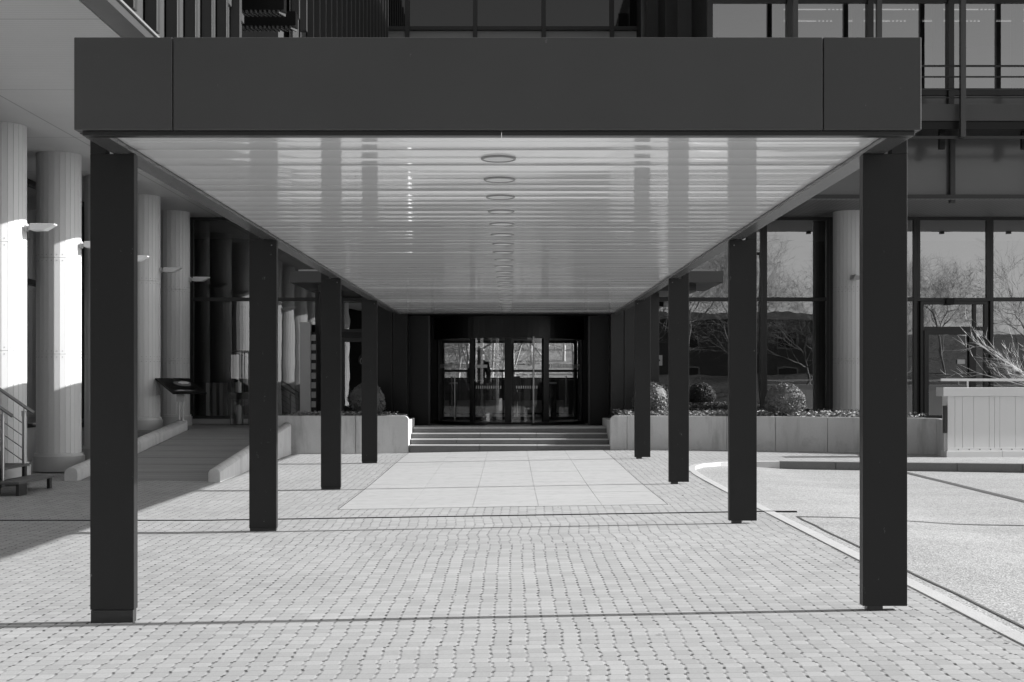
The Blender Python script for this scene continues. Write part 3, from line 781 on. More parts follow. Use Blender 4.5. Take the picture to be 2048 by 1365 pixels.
plate_xz(mb, wall_profile(-3.132, -2.06, 27, .0, .797, .09, 'r') , 27.0, 27.16)
mb.box(-2.215, -2.06, 27.162, 28.75, .0, .706); mb.box(-4.72, -4.56, 27.162, 28.75, .5, .79); mb.box(-4.555, -2.22, 28.6, 28.75, .5, .79)
mb.build('planter_wall', M['concrete'], lp, .006)
box('soil', M['soil'], lp, -4.555, -2.22, 27.165, 28.6, .3, .77)
rp = thing('planter', 'long sunlit concrete planter of low leaves right of the steps', 'planter', (5, 26, .05), 'concrete planters beside the steps')
yf = lambda x: -.35 * max(0, x - 2.9) + -.06 * (x - 2) if x > 2.9 else -.06 * (x - 2)
mb = MB(); px_ = [2.03, 2.37, 3.34, 4.33, 5.25, 6.20, 7.1, 8.10]
yl_ = lambda x: 27.0 - .10 * (x - 2.03) - .034 * (x - 2.03) ** 2
for i, (a, b) in enumerate(zip(px_, px_[1:])):
    a2, b2 = a + .004, b - .004
    f = lambda x: yl_(x)
    if i == 0: plate_xz(mb, wall_profile(a2, b2, 0, -.05, .797, .1, 'l'), 0, .16, f)
    else: plate_xz(mb, [(a2, -.05), (b2, -.05), (b2, .797), (a2, .797)], 0, .16, f)
mb.box(2.034, 2.19, 27.17, 29.3, 0, .69)
mb.prism([(7.955, 24.40), (8.10, 24.40), (8.3, 25.3), (8.07, 25.3)], -.05, .79)
mb.build('planter_wall', M['concrete'], rp, .005)
mb = MB(); pp = [(x, yl_(x) + .165) for x in (2.2, 3.4, 4.4, 5.4, 6.4, 7.4, 7.98)]
mb.prism(pp + [(7.98, 30.85), (2.2, 30.85)], .0, .755); mb.build('soil', M['soil'], rp)
def leaf_cover(mb, area, n, z, size, hgt):
    k = 0
    while k < n:
        x, y = area(); k += 1
        p = Vector((x, y, z + rnd.random() ** 1.5 * hgt)); s = size * rnd.uniform(.6, 1.3)
        q = Matrix.Rotation(rnd.uniform(0, 6.28), 3, 'Z') @ Matrix.Rotation(rnd.gauss(0, .7), 3, 'X')
        mb.face([p + q @ Vector(c) * s for c in ((-.5, 0, 0), (0, -.32, .04), (.5, 0, 0), (0, .32, .04))])
mb = MB()
def area_r():
    x = rnd.uniform(2.25, 7.95); return x, yl_(x) + .18 + rnd.random() ** 1.6 * (30.6 - yl_(x) - .2) * .8
leaf_cover(mb, area_r, 9000, .76, .062, .13)
mb.build('ground_cover', M['leafcover'], rp)['kind'] = 'stuff'
mb = MB(); leaf_cover(mb, lambda: (rnd.uniform(-4.5, -2.9) if rnd.random() < .93 else rnd.uniform(-2.9, -2.3), rnd.uniform(27.2, 28.5)), 2200, .765, .062, .10)
mb.build('ground_cover', M['leafcover'], lp)['kind'] = 'stuff'

def bush(x, y, z, rx_, rz_, label, seed):
    rr2 = random.Random(seed); mb = MB()
    # dark inner mass
    for i in range(8):
        for j in range(14):
            def S(i, j):
                t = math.pi * i / 8; p = 2 * math.pi * j / 14
                return (x + rx_ * .86 * math.sin(t) * math.cos(p), y + rx_ * .86 * math.sin(t) * math.sin(p), z + rz_ * .88 * math.cos(t))
            mb.face([S(i, j), S(i + 1, j), S(i + 1, j + 1), S(i, j + 1)] if 0 < i < 7 else ([S(0, 0), S(1, j), S(1, j + 1)] if i == 0 else [S(7, j), S(8, 0), S(7, j + 1)]))
    lump = [(rr2.uniform(-1, 1), rr2.uniform(-1, 1), rr2.uniform(-1, 1), rr2.uniform(-.13, .06)) for _ in range(34)]
    for k in range(7000):
        d = Vector((rr2.gauss(0, 1), rr2.gauss(0, 1), rr2.gauss(0, 1))).normalized()
        b = sum(a * max(0, d.dot(Vector((p, q, w)).normalized()) - .8) * 5 for p, q, w, a in lump)
        r_ = (.94 + b + rr2.gauss(0, .025) + (rr2.random() < .03) * rr2.uniform(.02, .09))
        p = Vector((x + d.x * rx_ * r_, y + d.y * rx_ * r_, z + d.z * rz_ * r_))
        n = (d + Vector((rr2.gauss(0, .6), rr2.gauss(0, .6), rr2.gauss(0, .6)))).normalized()
        u = n.cross(Vector((rr2.random(), rr2.random(), rr2.random()))).normalized(); w = n.cross(u); s = rr2.uniform(.010, .02)
        mb.face([p - u * s * 1.5, p - w * s * .8, p + u * s * 1.5, p + w * s * .8])
    o = mb.build('boxwood_ball', M['bush'], loc=(x, y, z - rz_))
    tag(o, label, 'bush', 'clipped boxwood balls in the planters')
bush(-3.03, 28.2, 1.10, .43, .42, 'dark clipped boxwood ball in the shaded left planter', 1)
bush(3.0, 28.1, 1.08, .43, .42, 'clipped boxwood ball right of the steps, half hidden by two steel columns', 2)
bush(5.56, 26.9, 1.12, .475, .355, 'broad sunlit boxwood ball standing clear near the front of the right planter', 3)

# ramp with its two low kerb walls
rmp = MB(); y = 20.6; zr = lambda yy: zg(-5.6, 20.6) + .004 + (FL - zg(-5.6, 20.6) - .004) * max(0, min(1, (yy - 20.6) / 7.0))
while y < 27.59:
    e = min(y + .875, 27.6)
    rmp.prism([(-6.64, y + .02), (-4.62, y + .02), (-4.62, e - .02), (-6.64, e - .02)], -.1, lambda a, b: zr(b)); y = e
structure('ramp', rmp, M['ramp'])
mb = MB(); mb.prism([(-6.64, 20.6), (-4.62, 20.6), (-4.62, 27.6), (-6.64, 27.6)], -.12, lambda a, b: zr(b) - .02); structure('ramp_bed', mb, M['slot'])
def ramp_kerb(x0, x1, ys, ye, label):
    mb = MB(); w = x1 - x0; n = 7
    prof = [(0, -.15), (0, .12)] + [(w / 2 - w / 2 * math.cos(R(a)), .12 + .085 * math.sin(R(a))) for a in (15, 40, 65, 90, 115, 140, 165)] + [(w, .12), (w, -.15)]
    A = [(x0 + p, ys, zr(ys) + q if q > 0 else -.1) for p, q in prof]; B = [(x0 + p, ye, zr(ye) + q + .02 if q > 0 else -.1) for p, q in prof]
    k = len(prof); s = len(mb.v); mb.v += A + B
    mb.f.append(tuple(range(s, s + k))); mb.f.append(tuple(range(s + 2 * k - 1, s + k - 1, -1))); mb.sm += [False, False]
    for i in range(k):
        j = (i + 1) % k; mb.f.append((s + i, s + k + i, s + k + j, s + j)); mb.sm.append(1 < i < k - 3)
    tag(mb.build('ramp_kerb', M['kerbconc'], loc=((x0 + x1) / 2, ys, 0)), label, 'ramp kerb', 'low concrete kerbs of the ramp')
ramp_kerb(-6.86, -6.66, 20.5, 27.5, 'low rounded concrete kerb on the left side of the ramp, ending by the information board')
ramp_kerb(-4.60, -4.42, 20.3, 26.9, 'low rounded concrete kerb on the right side of the ramp, running up to the planter')

# information board
ib = thing('information_board', 'tilted dark information board with pictures on a steel post at the ramp', 'information board', (-6.75, 27.3, FL))
c0 = Vector((-6.80, 26.85, 1.235)); u = Vector((.54, .62, 0)); v = Vector((-.47, .41, .30))
def slabq(mb, o, u, v, t):
    nrm = u.cross(v).normalized() * t
    P = [o, o + u, o + u + v, o + v]; Q = [p + nrm for p in P]
    mb.face(P[::-1]); mb.face(Q)
    for i in range(4): mb.face([P[i], P[(i + 1) % 4], Q[(i + 1) % 4], Q[i]])
mb = MB(); slabq(mb, c0, u, v, .03); mb.build('board', M['black'], ib)
nn = u.cross(v).normalized()
def blob(cx, cy, ra, rb, seed):
    q = random.Random(seed); return [c0 + u * (cx + ra * math.cos(t) * q.uniform(.75, 1.15)) + v * (cy + rb * math.sin(t) * q.uniform(.75, 1.15)) + nn * .033 for t in [6.283 * i / 14 for i in range(14)]]
mb = MB(); mb.face(blob(.62, .62, .28, .2, 1)); mb.face(blob(.4, .14, .3, .05, 2)); mb.build('printed_picture', M['grey'], ib)
mb = MB(); mb.face([p + nn * .002 for p in blob(.66, .66, .17, .1, 5)]); mb.face([p + nn * .002 for p in blob(.3, .16, .12, .025, 6)]); mb.build('picture_highlight', M['white'], ib)
pc = c0 + u * .42 + v * .38
mb = MB(); mb.tube([(pc.x - .02, pc.y, FL), (pc.x - .02, pc.y, pc.z - .25)], .03, 10); mb.tube([(pc.x + .05, pc.y, FL), (pc.x + .05, pc.y, pc.z - .25)], .02, 10)
mb.box(pc.x - .07, pc.x + .09, pc.y - .04, pc.y + .04, pc.z - .27, pc.z - .02); mb.build('post', M['plinth'], ib)

# small metal stair at the far left
ss = thing('side_stair', 'small dark timber steps with steel handrails at the far left', 'steps', (-7.6, 18.8, 0))
for i, (xe, z) in enumerate(((-6.62, .14), (-6.98, .31), (-7.35, .48))):
    mb = MB(); mb.box(xe - .36, xe, 17.95, 19.35, z - .035, z); t_ = mb.build('tread', M['wood'], ss, .004)
    for b in ((xe - .34, xe - .30, 18.0, 18.04), (xe - .06, xe - .02, 18.0, 18.3), (xe - .06, xe - .02, 19.2, 19.3)):
        box('tread_leg', M['frame'], t_, *b, zg(-7, 18) - .02, z - .037)
for yy, xp, zb, ztop in ((18.25, X(5, 18.25), .05, 1.02), (19.28, X(48, 19.28), .14, 1.04)):
    mb = MB(); mb.cyl(xp, yy, zb, ztop, .028, 12); mb.cyl(xp, yy, ztop - .05, ztop + .03, .036, 12); mb.build('rail_post', M['steel'], ss)
    mb = MB(); sl = .70; xr = xp + .14
    mb.tube([(xr, yy, ztop + .10 - .14 * sl), (xp - 1.4, yy, ztop + .10 + 1.4 * sl)], .025, 10); mb.cyl(xp, yy, ztop, ztop + .09, .01, 8)
    mb.build('handrail', M['steel'], ss)
    for dz in (.16, .34, .52, .70):
        MB().tube([(xp, yy, ztop - dz), (xp - 1.3, yy, ztop - dz + 1.3 * sl)], .008, 6).build('rail_wire', M['steel'], ss)

# ramp wall at the right, clad in pale boards
rw = thing('ramp_wall', 'pale board-clad ramp wall with metal cap and handrail at the right', 'wall', (8.0, 24.4, .05))
ax, ay = 8.0, 24.35; ex, ey = 20.0, 25.0; ln = math.hypot(ex - ax, ey - ay); ud = Vector(((ex - ax) / ln, (ey - ay) / ln)); nd = Vector((ud.y, -ud.x))
mb = MB(); prof = []; s = 0.0; ws = [.28, .105]; i = 0; q = random.Random(3)
while s < ln - .3:
    w = q.choice((.1, .14, .21, .29)); e = min(s + w, ln)
    A = Vector((ax, ay)) + ud * (s + .004); B = Vector((ax, ay)) + ud * (e - .004); Cc = Vector((ax, ay)) + ud * e - nd * .014
    prof += [(A.x, A.y), (B.x, B.y), (Cc.x, Cc.y)]; s = e
E = Vector((ax, ay)) + ud * ln - nd * .25; S_ = Vector((ax, ay)) - nd * .25
mb.prism(prof + [(E.x, E.y), (S_.x, S_.y)], .28, 1.22); mb.build('cladding_boards', M['rampwall'], rw)
def along(mb, s0, s1, o0, o1, z0, z1):
    P = [Vector((ax, ay)) + ud * s + nd * o for s, o in ((s0, o0), (s1, o0), (s1, o1), (s0, o1))]
    P = P[::-1] if o1 > o0 else P
    mb.prism([(p.x, p.y) for p in P], z0, z1)
mb = MB(); along(mb, -.03, 1.0, -.26, .045, -.05, .22)
s = 1.006
while s < ln: along(mb, s, min(s + 1.8, ln), -.26, .045, -.05, .22); s += 1.806
mb.build('wall_base', M['rampwall'], rw, .004)
mb = MB(); along(mb, .0, ln, -.25, .012, .222, .28); mb.build('base_rail', M['rampwall'], rw)
mb = MB(); s = .2
while s < 6:
    p = Vector((ax, ay)) + ud * s + nd * .010; mb.tube([(p.x, p.y, .25), (p.x + nd.x * .006, p.y + nd.y * .006, .25)], .011, 8); s += .2
mb.build('rail_screw', M['frame'], rw)
mb = MB(); along(mb, -.10, ln, -.30, .06, 1.222, 1.385); mb.build('wall_cap', M['lamp'], rw, .006)
mb = MB(); along(mb, -.09, ln, -.14, -.08, 1.50, 1.545); mb.build('handrail', M['lamp'], rw, .008)
mb = MB()
for s in (.42, 2.2, 4.0, 5.8):
    p = Vector((ax, ay)) + ud * s - nd * .11; mb.cyl(p.x, p.y, 1.38, 1.502, .018, 8)
mb.build('handrail_post', M['lamp'], rw)
mb = MB(); mb.box(7.935, 7.975, 24.30, 24.42, .55, 1.05); mb.build('end_plate', M['frame'], rw)

# ------------------------------------------------------------------ trees and shrub
def grow(mb_t, mb_c, p, d, ln, r, depth, q, maxd, up, kids):
    pts = [p]; n = 4 if depth < 2 else 3; rad = [r]
    for i in range(n):
        d = (d + Vector((q.gauss(0, .16), q.gauss(0, .16), q.gauss(0, .1) + up))).normalized()
        p = p + d * ln / n; pts.append(p); rad.append(r * (1 - .5 * (i + 1) / n))
    (mb_t if depth < 2 else mb_c).tube(pts, rad, 7 if depth == 0 else (5 if depth == 1 else 3), cap=False)
    if depth >= maxd: return
    for k in range(kids[depth]):
        t = q.uniform(.3, 1) if k else 1
        i = min(int(t * n), n - 1); b = pts[i].lerp(pts[i + 1], t * n - i)
        a = d.orthogonal().normalized(); a.rotate(Matrix.Rotation(q.uniform(0, 6.283), 3, d))
        nd_ = (d * q.uniform(.6, 1.0) + a * q.uniform(.4, .95)).normalized()
        grow(mb_t, mb_c, b, nd_, ln * q.uniform(.5, .8), max(TW, rad[i] * q.uniform(.45, .65)), depth + 1, q, maxd, up, kids)
def tree(label, loc, h, seed, group, m='bark'):
    q = random.Random(seed); t = thing('bare_tree', label, 'tree', loc, group)
    a, b = MB(), MB(); p = Vector(loc)
    grow(a, b, p - Vector((0, 0, .3)), Vector((q.gauss(0, .06), q.gauss(0, .06), 1)).normalized(), h * .40, h * .0075, 0, q, 5, .05, [6, 5, 5, 4, 4])
    a.build('trunk', M[m], t); b.build('crown', M[m], t); return t
def hz(x, y): return 0.5 + 7.5 * sstep(50.5, 78, y)
mb = MB()
xs = [-40, -20, -10, -5, 0, 5, 10, 20, 40]; ys = [48.6, 50.5, 53, 56, 60, 65, 70, 78, 110]
for i in range(8):
    for j in range(8): mb.face([(a, b, hz(a, b)) for a, b in ((xs[i], ys[j]), (xs[i + 1], ys[j]), (xs[i + 1], ys[j + 1]), (xs[i], ys[j + 1]))], True)
structure('hillside', mb, M['lawn'])
G1 = 'bare trees seen through the lobby'; TW = .011
base = [tree('bare tree seen through the left leaf of the revolving door', (-2.2, 55, hz(0, 55)), 9, 11, G1, 'barklight'), tree('bare tree seen through the right leaf of the revolving door', (1.6, 57, hz(0, 57)), 10, 12, G1, 'barklight')]
spots = [(-.4, 53.5, 'bare tree seen through the door right of the standing person'), (3.0, 54.0, 'bare tree seen through the curved pane at the right of the door'), (-4.0, 58, 'bare tree far behind the leftmost curved door pane'), (.6, 62, 'taller bare tree up the slope behind the middle door post'),
         (3.8, 61, 'taller bare tree up the slope behind the right curved pane'), (-2.6, 64, 'taller bare tree up the slope behind the standing person'), (-1.2, 59, 'bare tree halfway up the slope behind the door post by the person'), (2.2, 66, 'farthest bare tree high on the slope behind the door handle')]
for k_, (x, y) in enumerate([(-1.6, 51.8), (.3, 52.2), (1.2, 51.5), (-3.2, 52.6), (2.6, 52.0), (4.2, 52.8), (-.8, 56.5), (2.4, 59.5), (-5.2, 54.5), (5.4, 57.5), (-1.9, 61), (1.0, 59)]):
    spots.append((x, y, '%s of the thin sunlit trees crowding the slope behind the lobby' % ORD[k_]))
for i, (x, y, l) in enumerate(spots):
    t = copy_tree(base[i % 2]); t.location = (x, y, hz(x, y)); t.rotation_euler.z = 1.3 * i + .7; t.scale = (1, 1, .85 + .06 * i); t['label'] = l
# wood behind the viewer, mirrored in the glass
TW = .005
def hb(x, y): return -.25 + 5.5 * sstep(-34, -60, y) if False else -.25 + 6.0 * max(0, min(1, (-y - 36) / 22))
mb = MB(); xs = [-120, -60, -30, -10, 10, 30, 60, 120]; ys = [-130, -80, -58, -52, -46, -40, -36, -16.5]
for i in range(7):
    for j in range(7): mb.face([(a, b, hb(a, b) + .4 * math.sin(a * .3)) for a, b in ((xs[i], ys[j]), (xs[i + 1], ys[j]), (xs[i + 1], ys[j + 1]), (xs[i], ys[j + 1]))], True)
structure('hill', mb, M['hill'])
G2 = 'bare trees mirrored in the glass front'
b2 = [tree('bare tree behind the viewer mirrored between the two right steel columns', (16, -30, -.25), 14.175, 21, G2), tree('slender bare tree behind the viewer mirrored beside the round column', (21, -33, -.25), 16.2, 22, G2), tree('wide bare tree behind the viewer mirrored in the door at right', (27, -31, -.25), 13.5, 23, G2)]
sp2 = [(34, -46), (11, -41), (5, -48), (-3, -36), (-10, -39), (-17, -35), (-25, -38), (40, -33), (30, -42), (19, -44), (24, -40), (8, -44), (14, -41), (-7, -45), (36, -44), (46, -40), (2, -33), (-14, -43), (29, -50), (17, -52), (22, -48), (13, -50)]
for i, (x, y) in enumerate(sp2):
    t = copy_tree(b2[i % 3]); t.location = (x, y, hb(x, y) - .1); t.rotation_euler.z = 2.1 * i; s = .85 + .4 * ((i * 7) % 5) / 5; t.scale = (s, s, s)
    t['label'] = '%s bare tree of the wood behind the viewer, seen only as a reflection' % ORD[i]
# bare shrub behind the ramp wall
q = random.Random(5); sh = thing('bare_shrub', 'pale leafless shrub fanning out behind the ramp wall', 'shrub', (10.6, 26.2, .7))
mb = MB()
def twig(p, d, ln, r, depth):
    pts = [p]; rad = [r]
    for i in range(5):
        d = (d + Vector((q.gauss(0, .09), q.gauss(0, .09), q.gauss(0, .07) + .03))).normalized(); p = p + d * ln / 5; pts.append(p); rad.append(r * (1 - .8 * (i + 1) / 5))
    mb.tube(pts, rad, 4 if depth == 0 else 3, cap=False)
    if depth < 2:
        for k in range(9 if depth == 0 else 4):
            i = q.randint(0 if depth else 1, 4); a = d.orthogonal().normalized(); a.rotate(Matrix.Rotation(q.uniform(0, 6.283), 3, d))
            twig(pts[i].lerp(pts[i + 1], q.random()), (d + a * q.uniform(.35, .7)).normalized(), ln * q.uniform(.25, .45), max(rad[i] * .5, .0035), depth + 1)
for k in range(15):
    a = R(90 + q.uniform(-80, 80)); el = R(q.uniform(6, 46))
    dirn = Vector((-math.sin(a) * math.cos(el) if k % 4 else math.sin(a) * math.cos(el), math.cos(a) * math.cos(el), math.sin(el)))
    twig(Vector((10.75 + q.uniform(-.1, .1), 26.2 + q.uniform(-.1, .1), 1.25)), dirn, q.uniform(1.2, 1.95), .008, 0)
mb.build('branch', M['barklight'], sh)
MB().tube([(10.7, 26.2, .1), (10.75, 26.2, .7), (10.75, 26.2, 1.3)], [.06, .055, .04], 8).build('stem', M['bark'], sh)

# ------------------------------------------------------------------ things behind and on the glass
sgn = thing('arrow_sign', 'small pale square sign with a dark arrow on the glass right of the entrance', 'sign', (3.52, 30.9, 1.94))
box('sign_plate', M['frit'], sgn, 3.28, 3.535, 30.89, 30.90, 1.86, 2.10)
mb = MB(); mb.prism([(0, 0), (1, 0), (0, 1)], 0, 1) if False else None
mb.v += [(3.42, 30.884, 1.915), (3.49, 30.884, 1.98), (3.42, 30.884, 2.045), (3.42, 30.889, 1.915), (3.49, 30.889, 1.98), (3.42, 30.889, 2.045)]
mb.f += [(0, 1, 2), (5, 4, 3), (0, 3, 4, 1), (1, 4, 5, 2), (2, 5, 3, 0)]; mb.sm += [False] * 5
mb.build('arrow', M['black'], sgn)

tag(MB().box(X(600, 30.3), X(621, 30.3), 30.3, 30.45, FL, Z(645, 30.3)).build('display_pillar', M['white'], bevel=.004, loc=(X(610, 30.3), 30.4, FL)), 'tall plain white pillar standing before the left glazing', 'pillar')
lr = thing('leaflet_rack', 'narrow dark rack of leaflets close to the right of the white pillar', 'leaflet rack', (X(627, 30.4), 30.4, FL))
xa, xb = X(621.5, 30.4), X(633, 30.4)
box('rack_frame', M['black'], lr, xa, xb, 30.4, 30.5, FL, Z(665, 30.4))
for k in range(8): box('leaflet', M['frit'], lr, xa + .012, xb - .012, 30.375, 30.395, Z(682 + 19 * k, 30.4) - .0, Z(670 + 19 * k, 30.4))
dc = thing('display_case', 'slim glass display case with two metal cylinders left of the second column', 'display case', (X(479, 30.2), 30.2, FL))
xa, xb = X(460, 30.2), X(498, 30.2)
mb = MB()
for xx in (xa, xb - .018):
    for yy in (30.2, 30.5): mb.box(xx, xx + .018, yy, yy + .018, FL + .02, Z(703, 30.2))
mb.box(xa, xb, 30.2, 30.518, FL, FL + .02); mb.box(xa, xb, 30.2, 30.518, Z(703, 30.2), Z(703, 30.2) + .015); mb.build('case_frame', M['winglight'], dc)
MB().face([(xa, 30.205, FL), (xb, 30.205, FL), (xb, 30.205, 2.1), (xa, 30.205, 2.1)]).build('case_pane', M['glass_door'], dc)
box('shelf', M['black'], dc, xa + .02, xb - .02, 30.23, 30.49, Z(799, 30.2), Z(786, 30.2))
for z0_, z1_ in ((FL + .022, Z(812, 30.2)), (Z(785.5, 30.2), Z(765, 30.2))):
    mb = MB(); mb.cyl(X(477, 30.3), 30.34, z0_, z1_, .105, 24); mb.cyl(X(477, 30.3), 30.34, z1_, z1_ + .03, .03, 12); mb.build('metal_cylinder', M['steel'], dc)
bt_ = thing('panel_stack', 'upright pale panels leaning in a dark crate behind the left glazing', 'panel stack', (-7.1, 32.4, FL))
box('crate', M['black'], bt_, -7.75, -7.25, 32.1, 32.6, FL, 1.48)
for k in range(3):
    xx = -7.17 + .16 * k; mb = MB(); mb.prism([(xx, 31.4), (xx + .08, 31.4), (xx + .08, 31.9), (xx, 31.9)], FL + .12, 1.46); mb.build('panel', M['white'], bt_)
# lobby furniture
rd = thing('reception_desk', 'long dark reception desk seen through the revolving door', 'reception desk', (0, 40, FL))
box('desk_body', M['interior'], rd, -4.0, 3.6, 40, 40.8, FL, 1.55); box('desk_front', M['lobby'], rd, -2.4, 1.6, 39.9, 39.99, FL + .05, .92); box('desk_top', M['black'], rd, -4.1, 3.7, 39.85, 40.9, 1.552, 1.6)
first = None
for k, (px, l) in enumerate(((957, 'slim turnstile with a bright top left in the lobby, below the person'), (1106, 'slim bright-topped turnstile in the lobby behind the right door post'), (905, 'slim turnstile with a bright top at the far left of the lobby'))):
    d = 35.0; xx = X(px, d)
    if first is None:
        t = thing('turnstile', l, 'turnstile', (xx, d, FL), 'turnstiles in the lobby')
        box('turnstile_body', M['black'], t, xx - .09, xx + .09, d, d + .9, FL, 1.42); box('turnstile_top', M['lens'], t, xx - .10, xx + .10, d - .02, d + .92, 1.422, 1.47)
        first = t
    else:
        t = copy_tree(first); t.location = (xx, d, FL); t['label'] = l
ds = thing('dispenser_stand', 'slim hand sanitiser stand just inside the revolving door', 'dispenser stand', (X(1034, 34), 34, FL))
xx = X(1034, 34)
box('foot_plate', M['frame'], ds, xx - .16, xx + .16, 33.85, 34.15, FL, FL + .02); MB().cyl(xx, 34, FL + .02, 1.3, .025, 10).build('pole', M['steel'], ds)
box('drip_tray', M['grey'], ds, xx - .14, xx + .14, 33.88, 34.1, .98, 1.22); box('dispenser', M['black'], ds, xx - .08, xx + .08, 33.92, 34.06, 1.28, 1.62)

# the person inside, in dark jacket and trousers
def skin_fig(name, verts, edges, radii, m, parent, loc):
    me = bpy.data.meshes.new(name); me.from_pydata([Vector(v) for v in verts], edges, [])
    o = bpy.data.objects.new(name, me); C.objects.link(o)
    if parent: o.parent = parent
    else: o.location = loc
    md = o.modifiers.new('Skin', 'SKIN'); 
    lay = me.skin_vertices[0] if me.skin_vertices else None
    if lay is None:
        bm = bmesh.new(); bm.from_mesh(me); bm.verts.layers.skin.verify(); bm.to_mesh(me); bm.free(); lay = me.skin_vertices[0]
    for i, r in enumerate(radii): lay.data[i].radius = r if isinstance(r, tuple) else (r, r)
    lay.data[0].use_root = True
    ss_ = o.modifiers.new('Sub', 'SUBSURF'); ss_.levels = 2; ss_.render_levels = 2
    for p in me.polygons: p.use_smooth = True
    me.materials.append(m); return o
pv = [(0, 0, .95), (0, 0, 1.12), (0, -.01, 1.32), (0, 0, 1.48), (.01, 0, 1.56), (.02, 0, 1.64), (.035, 0, 1.70), (.03, 0, 1.79), (.025, 0, 1.84),
      (.09, -.02, .92), (.10, -.05, .50), (.10, 0, .09), (.12, -.12, .04), (-.09, .02, .92), (-.10, .06, .50), (-.10, .10, .09), (-.08, -.02, .04),
      (.19, 0, 1.44), (.24, .02, 1.16), (.23, -.07, .92), (.23, -.10, .84), (-.19, 0, 1.44), (-.25, .03, 1.16), (-.24, -.03, .92), (-.24, -.06, .84),
      (.23, -.13, .77), (.25, -.12, .765), (.21, -.13, .77), (.24, -.11, .76), (.20, -.12, .83), (-.24, -.09, .77), (-.26, -.08, .765), (-.22, -.09, .77), (-.25, -.07, .76), (-.21, -.09, .83), (.125, 0, 1.70)]
pe = [(0, 1), (1, 2), (2, 3), (3, 4), (4, 5), (5, 6), (6, 7), (7, 8), (0, 9), (9, 10), (10, 11), (11, 12), (0, 13), (13, 14), (14, 15), (15, 16), (3, 17), (17, 18), (18, 19), (19, 20), (3, 21), (21, 22), (22, 23), (23, 24),
      (20, 25), (20, 26), (20, 27), (20, 28), (20, 29), (24, 30), (24, 31), (24, 32), (24, 33), (24, 34), (6, 35)]
pr = [(.15, .11), (.13, .10), (.15, .11), (.12, .09), .055, .06, (.088, .075), (.095, .08), .06, .09, .06, .045, .035, .09, .06, .045, .035, .062, .048, .036, .03, .062, .048, .036, .03] + [.009] * 5 + [.009] * 5 + [.012]
pl = (X(958, 33.6), 33.6, FL)
pn = skin_fig('person', pv, pe, pr, M['skin'], None, pl); tag(pn, 'person in a dark jacket standing inside behind the door glass, head turned right', 'person')
skin_fig('jacket', [pv[0], pv[1], pv[2], pv[3], pv[17], pv[18], pv[19], pv[21], pv[22], pv[23]], [(0, 1), (1, 2), (2, 3), (3, 4), (4, 5), (5, 6), (3, 7), (7, 8), (8, 9)], [(.18, .14), (.16, .125), (.175, .13), (.14, .105), .08, .064, .05, .08, .064, .05], M['cloth'], pn, None)
skin_fig('trousers', [pv[0], pv[9], pv[10], pv[11], pv[13], pv[14], pv[15]], [(0, 1), (1, 2), (2, 3), (0, 4), (4, 5), (5, 6)], [(.16, .12), .105, .078, .062, .105, .078, .062], M['cloth'], pn, None)
skin_fig('hair', [(.0, .0, 1.83), (-.02, .01, 1.79), (-.04, .01, 1.72)], [(0, 1), (1, 2)], [.085, .095, .07], M['hair'], pn, None)

nh = thing('neighbouring_house', 'low dark brick house behind the viewer mirrored in the right glass', 'house', (14, -43, 0))
box('wall', M['brickdark'], nh, -8, 30, -52, -44, -.3, 6.6); box('flat_roof', M['roofgravel'], nh, -8.4, 30.4, -52.4, -43.6, 6.602, 7.1)
for k in range(9):
    for z in (1.2, 4.1):
        wf = box('house_window', M['panel'], nh, -6 + 4 * k, -4.4 + 4 * k, -44.0, -43.94, z, z + 1.5); box('dark_pane', M['black'], wf, -5.88 + 4 * k, -4.52 + 4 * k, -43.938, -43.92, z + .12, z + 1.38)
# dry leaves and grit gathered along the edges
mb = MB()
for k in range(420):
    c_ = rnd.random()
    if c_ < .3: x, y = rnd.uniform(2.2, 7.9), 0; y = yl_(x) - abs(rnd.gauss(0, .25)) - .02
    elif c_ < .5: x, y = rnd.uniform(-4.6, -2.1), 26.98 - abs(rnd.gauss(0, .2))
    elif c_ < .75: x, y = 2.8 - abs(rnd.gauss(0, .12)), rnd.uniform(6, 21)
    else: x, y = rnd.uniform(-6, 2.7), rnd.uniform(6.2, 24)
    if -2.06 < x < 1.9 and y > 15.8: continue
    s_ = rnd.uniform(.006, .02); t = rnd.uniform(0, 6.28); z = zg(x, y) + .006; a = Vector((math.cos(t), math.sin(t), rnd.uniform(-.1, .3))) * s_; b = Vector((-math.sin(t), math.cos(t), rnd.uniform(0, .3))) * s_ * .6
    p = Vector((x, y, z)); mb.face([p - a, p - b, p + a, p + b])
tag(mb.build('leaf_litter', M['bark']), 'scattered dry leaf scraps and grit along the paving edges', 'leaf litter', kind='stuff')
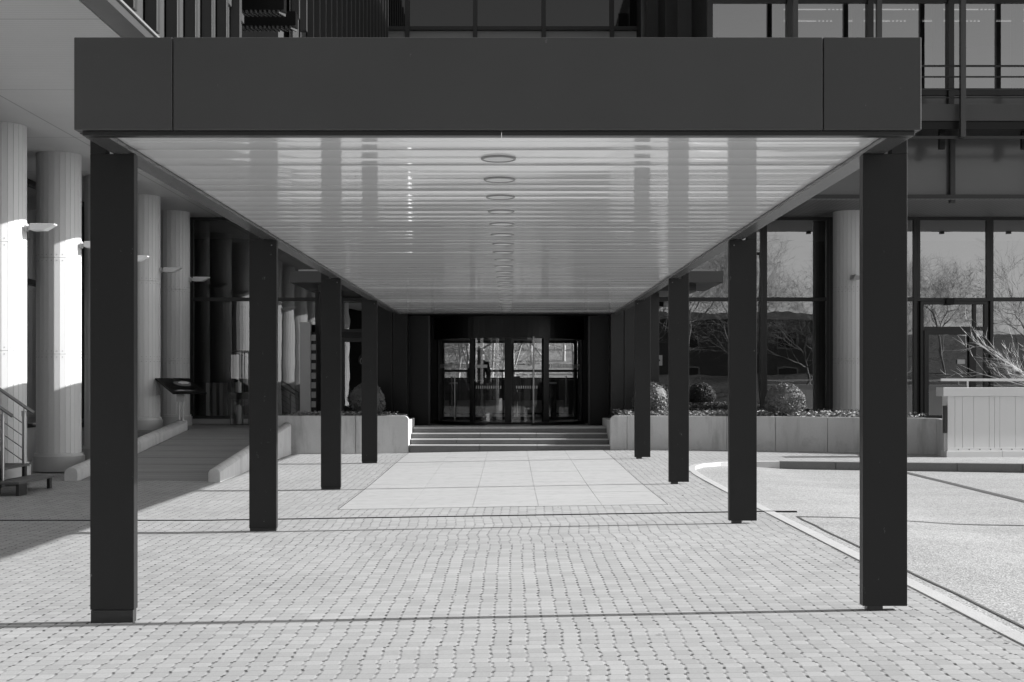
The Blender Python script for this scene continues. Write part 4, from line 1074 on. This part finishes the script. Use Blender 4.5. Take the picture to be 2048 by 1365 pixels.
# street lamp behind the viewer, mirrored in the glass
sl_ = thing('street_lamp', 'tall street lamp behind the viewer mirrored in the upper glass', 'street lamp', (16.1, -20, -.3))
MB().tube([(16.1, -20, -.3), (16.1, -20, 5), (16.1, -20, 9.6)], [.09, .07, .05], 10).build('pole', M['frame'], sl_)
mb = MB(); mb.prism([(15.6, -20.2), (16.6, -20.2), (16.6, -19.8), (15.6, -19.8)], 9.6, 9.78); mb.build('lamp_head', M['frame'], sl_, .03)

# ------------------------------------------------------------------ light, sky, camera
w = bpy.data.worlds.new('World'); sc.world = w; w.use_nodes = True; nt = w.node_tree
for n in list(nt.nodes): nt.nodes.remove(n)
sky = N(nt, 'ShaderNodeTexSky', sky_type='NISHITA'); sky.sun_disc = False
sky.sun_elevation = R(SUN_EL); sky.sun_rotation = R(90); sky.air_density = 1; sky.dust_density = 1.2
bw = N(nt, 'ShaderNodeRGBToBW'); bg = N(nt, 'ShaderNodeBackground'); bg.inputs[1].default_value = .10; wo = N(nt, 'ShaderNodeOutputWorld')
L(nt, sky.outputs[0], bw.inputs[0]); L(nt, bw.outputs[0], bg.inputs[0]); L(nt, bg.outputs[0], wo.inputs[0])
sd_ = bpy.data.lights.new('Sun', 'SUN'); sd_.energy = 4.6; sd_.angle = R(.5); so = bpy.data.objects.new('sun', sd_); C.objects.link(so)
to_sun = Vector((math.cos(R(SUN_EL)), .018, math.sin(R(SUN_EL))))
so.rotation_euler = (-to_sun).to_track_quat('-Z', 'Y').to_euler()
cd = bpy.data.cameras.new('Camera'); cam = bpy.data.objects.new('camera', cd); C.objects.link(cam)
cam.location = (0, 0, EYE); cam.rotation_euler = (R(90), 0, 0)
cd.sensor_width = 36; cd.lens = F / 2048 * 36; cd.shift_x = (1024 - CX) / 2048; cd.shift_y = (CY - 682.5) / 2048; cd.clip_end = 2000; cd.clip_start = .05
sc.camera = cam
sc.view_settings.view_transform = 'Standard'; sc.view_settings.look = 'None'; sc.view_settings.gamma = 1; sc.view_settings.use_curve_mapping = False
sc.view_settings.exposure = .88
sc.cycles.caustics_reflective = False; sc.cycles.caustics_refractive = False
sc.cycles.max_bounces = 12; sc.cycles.diffuse_bounces = 5; sc.cycles.glossy_bounces = 6; sc.cycles.transparent_max_bounces = 24
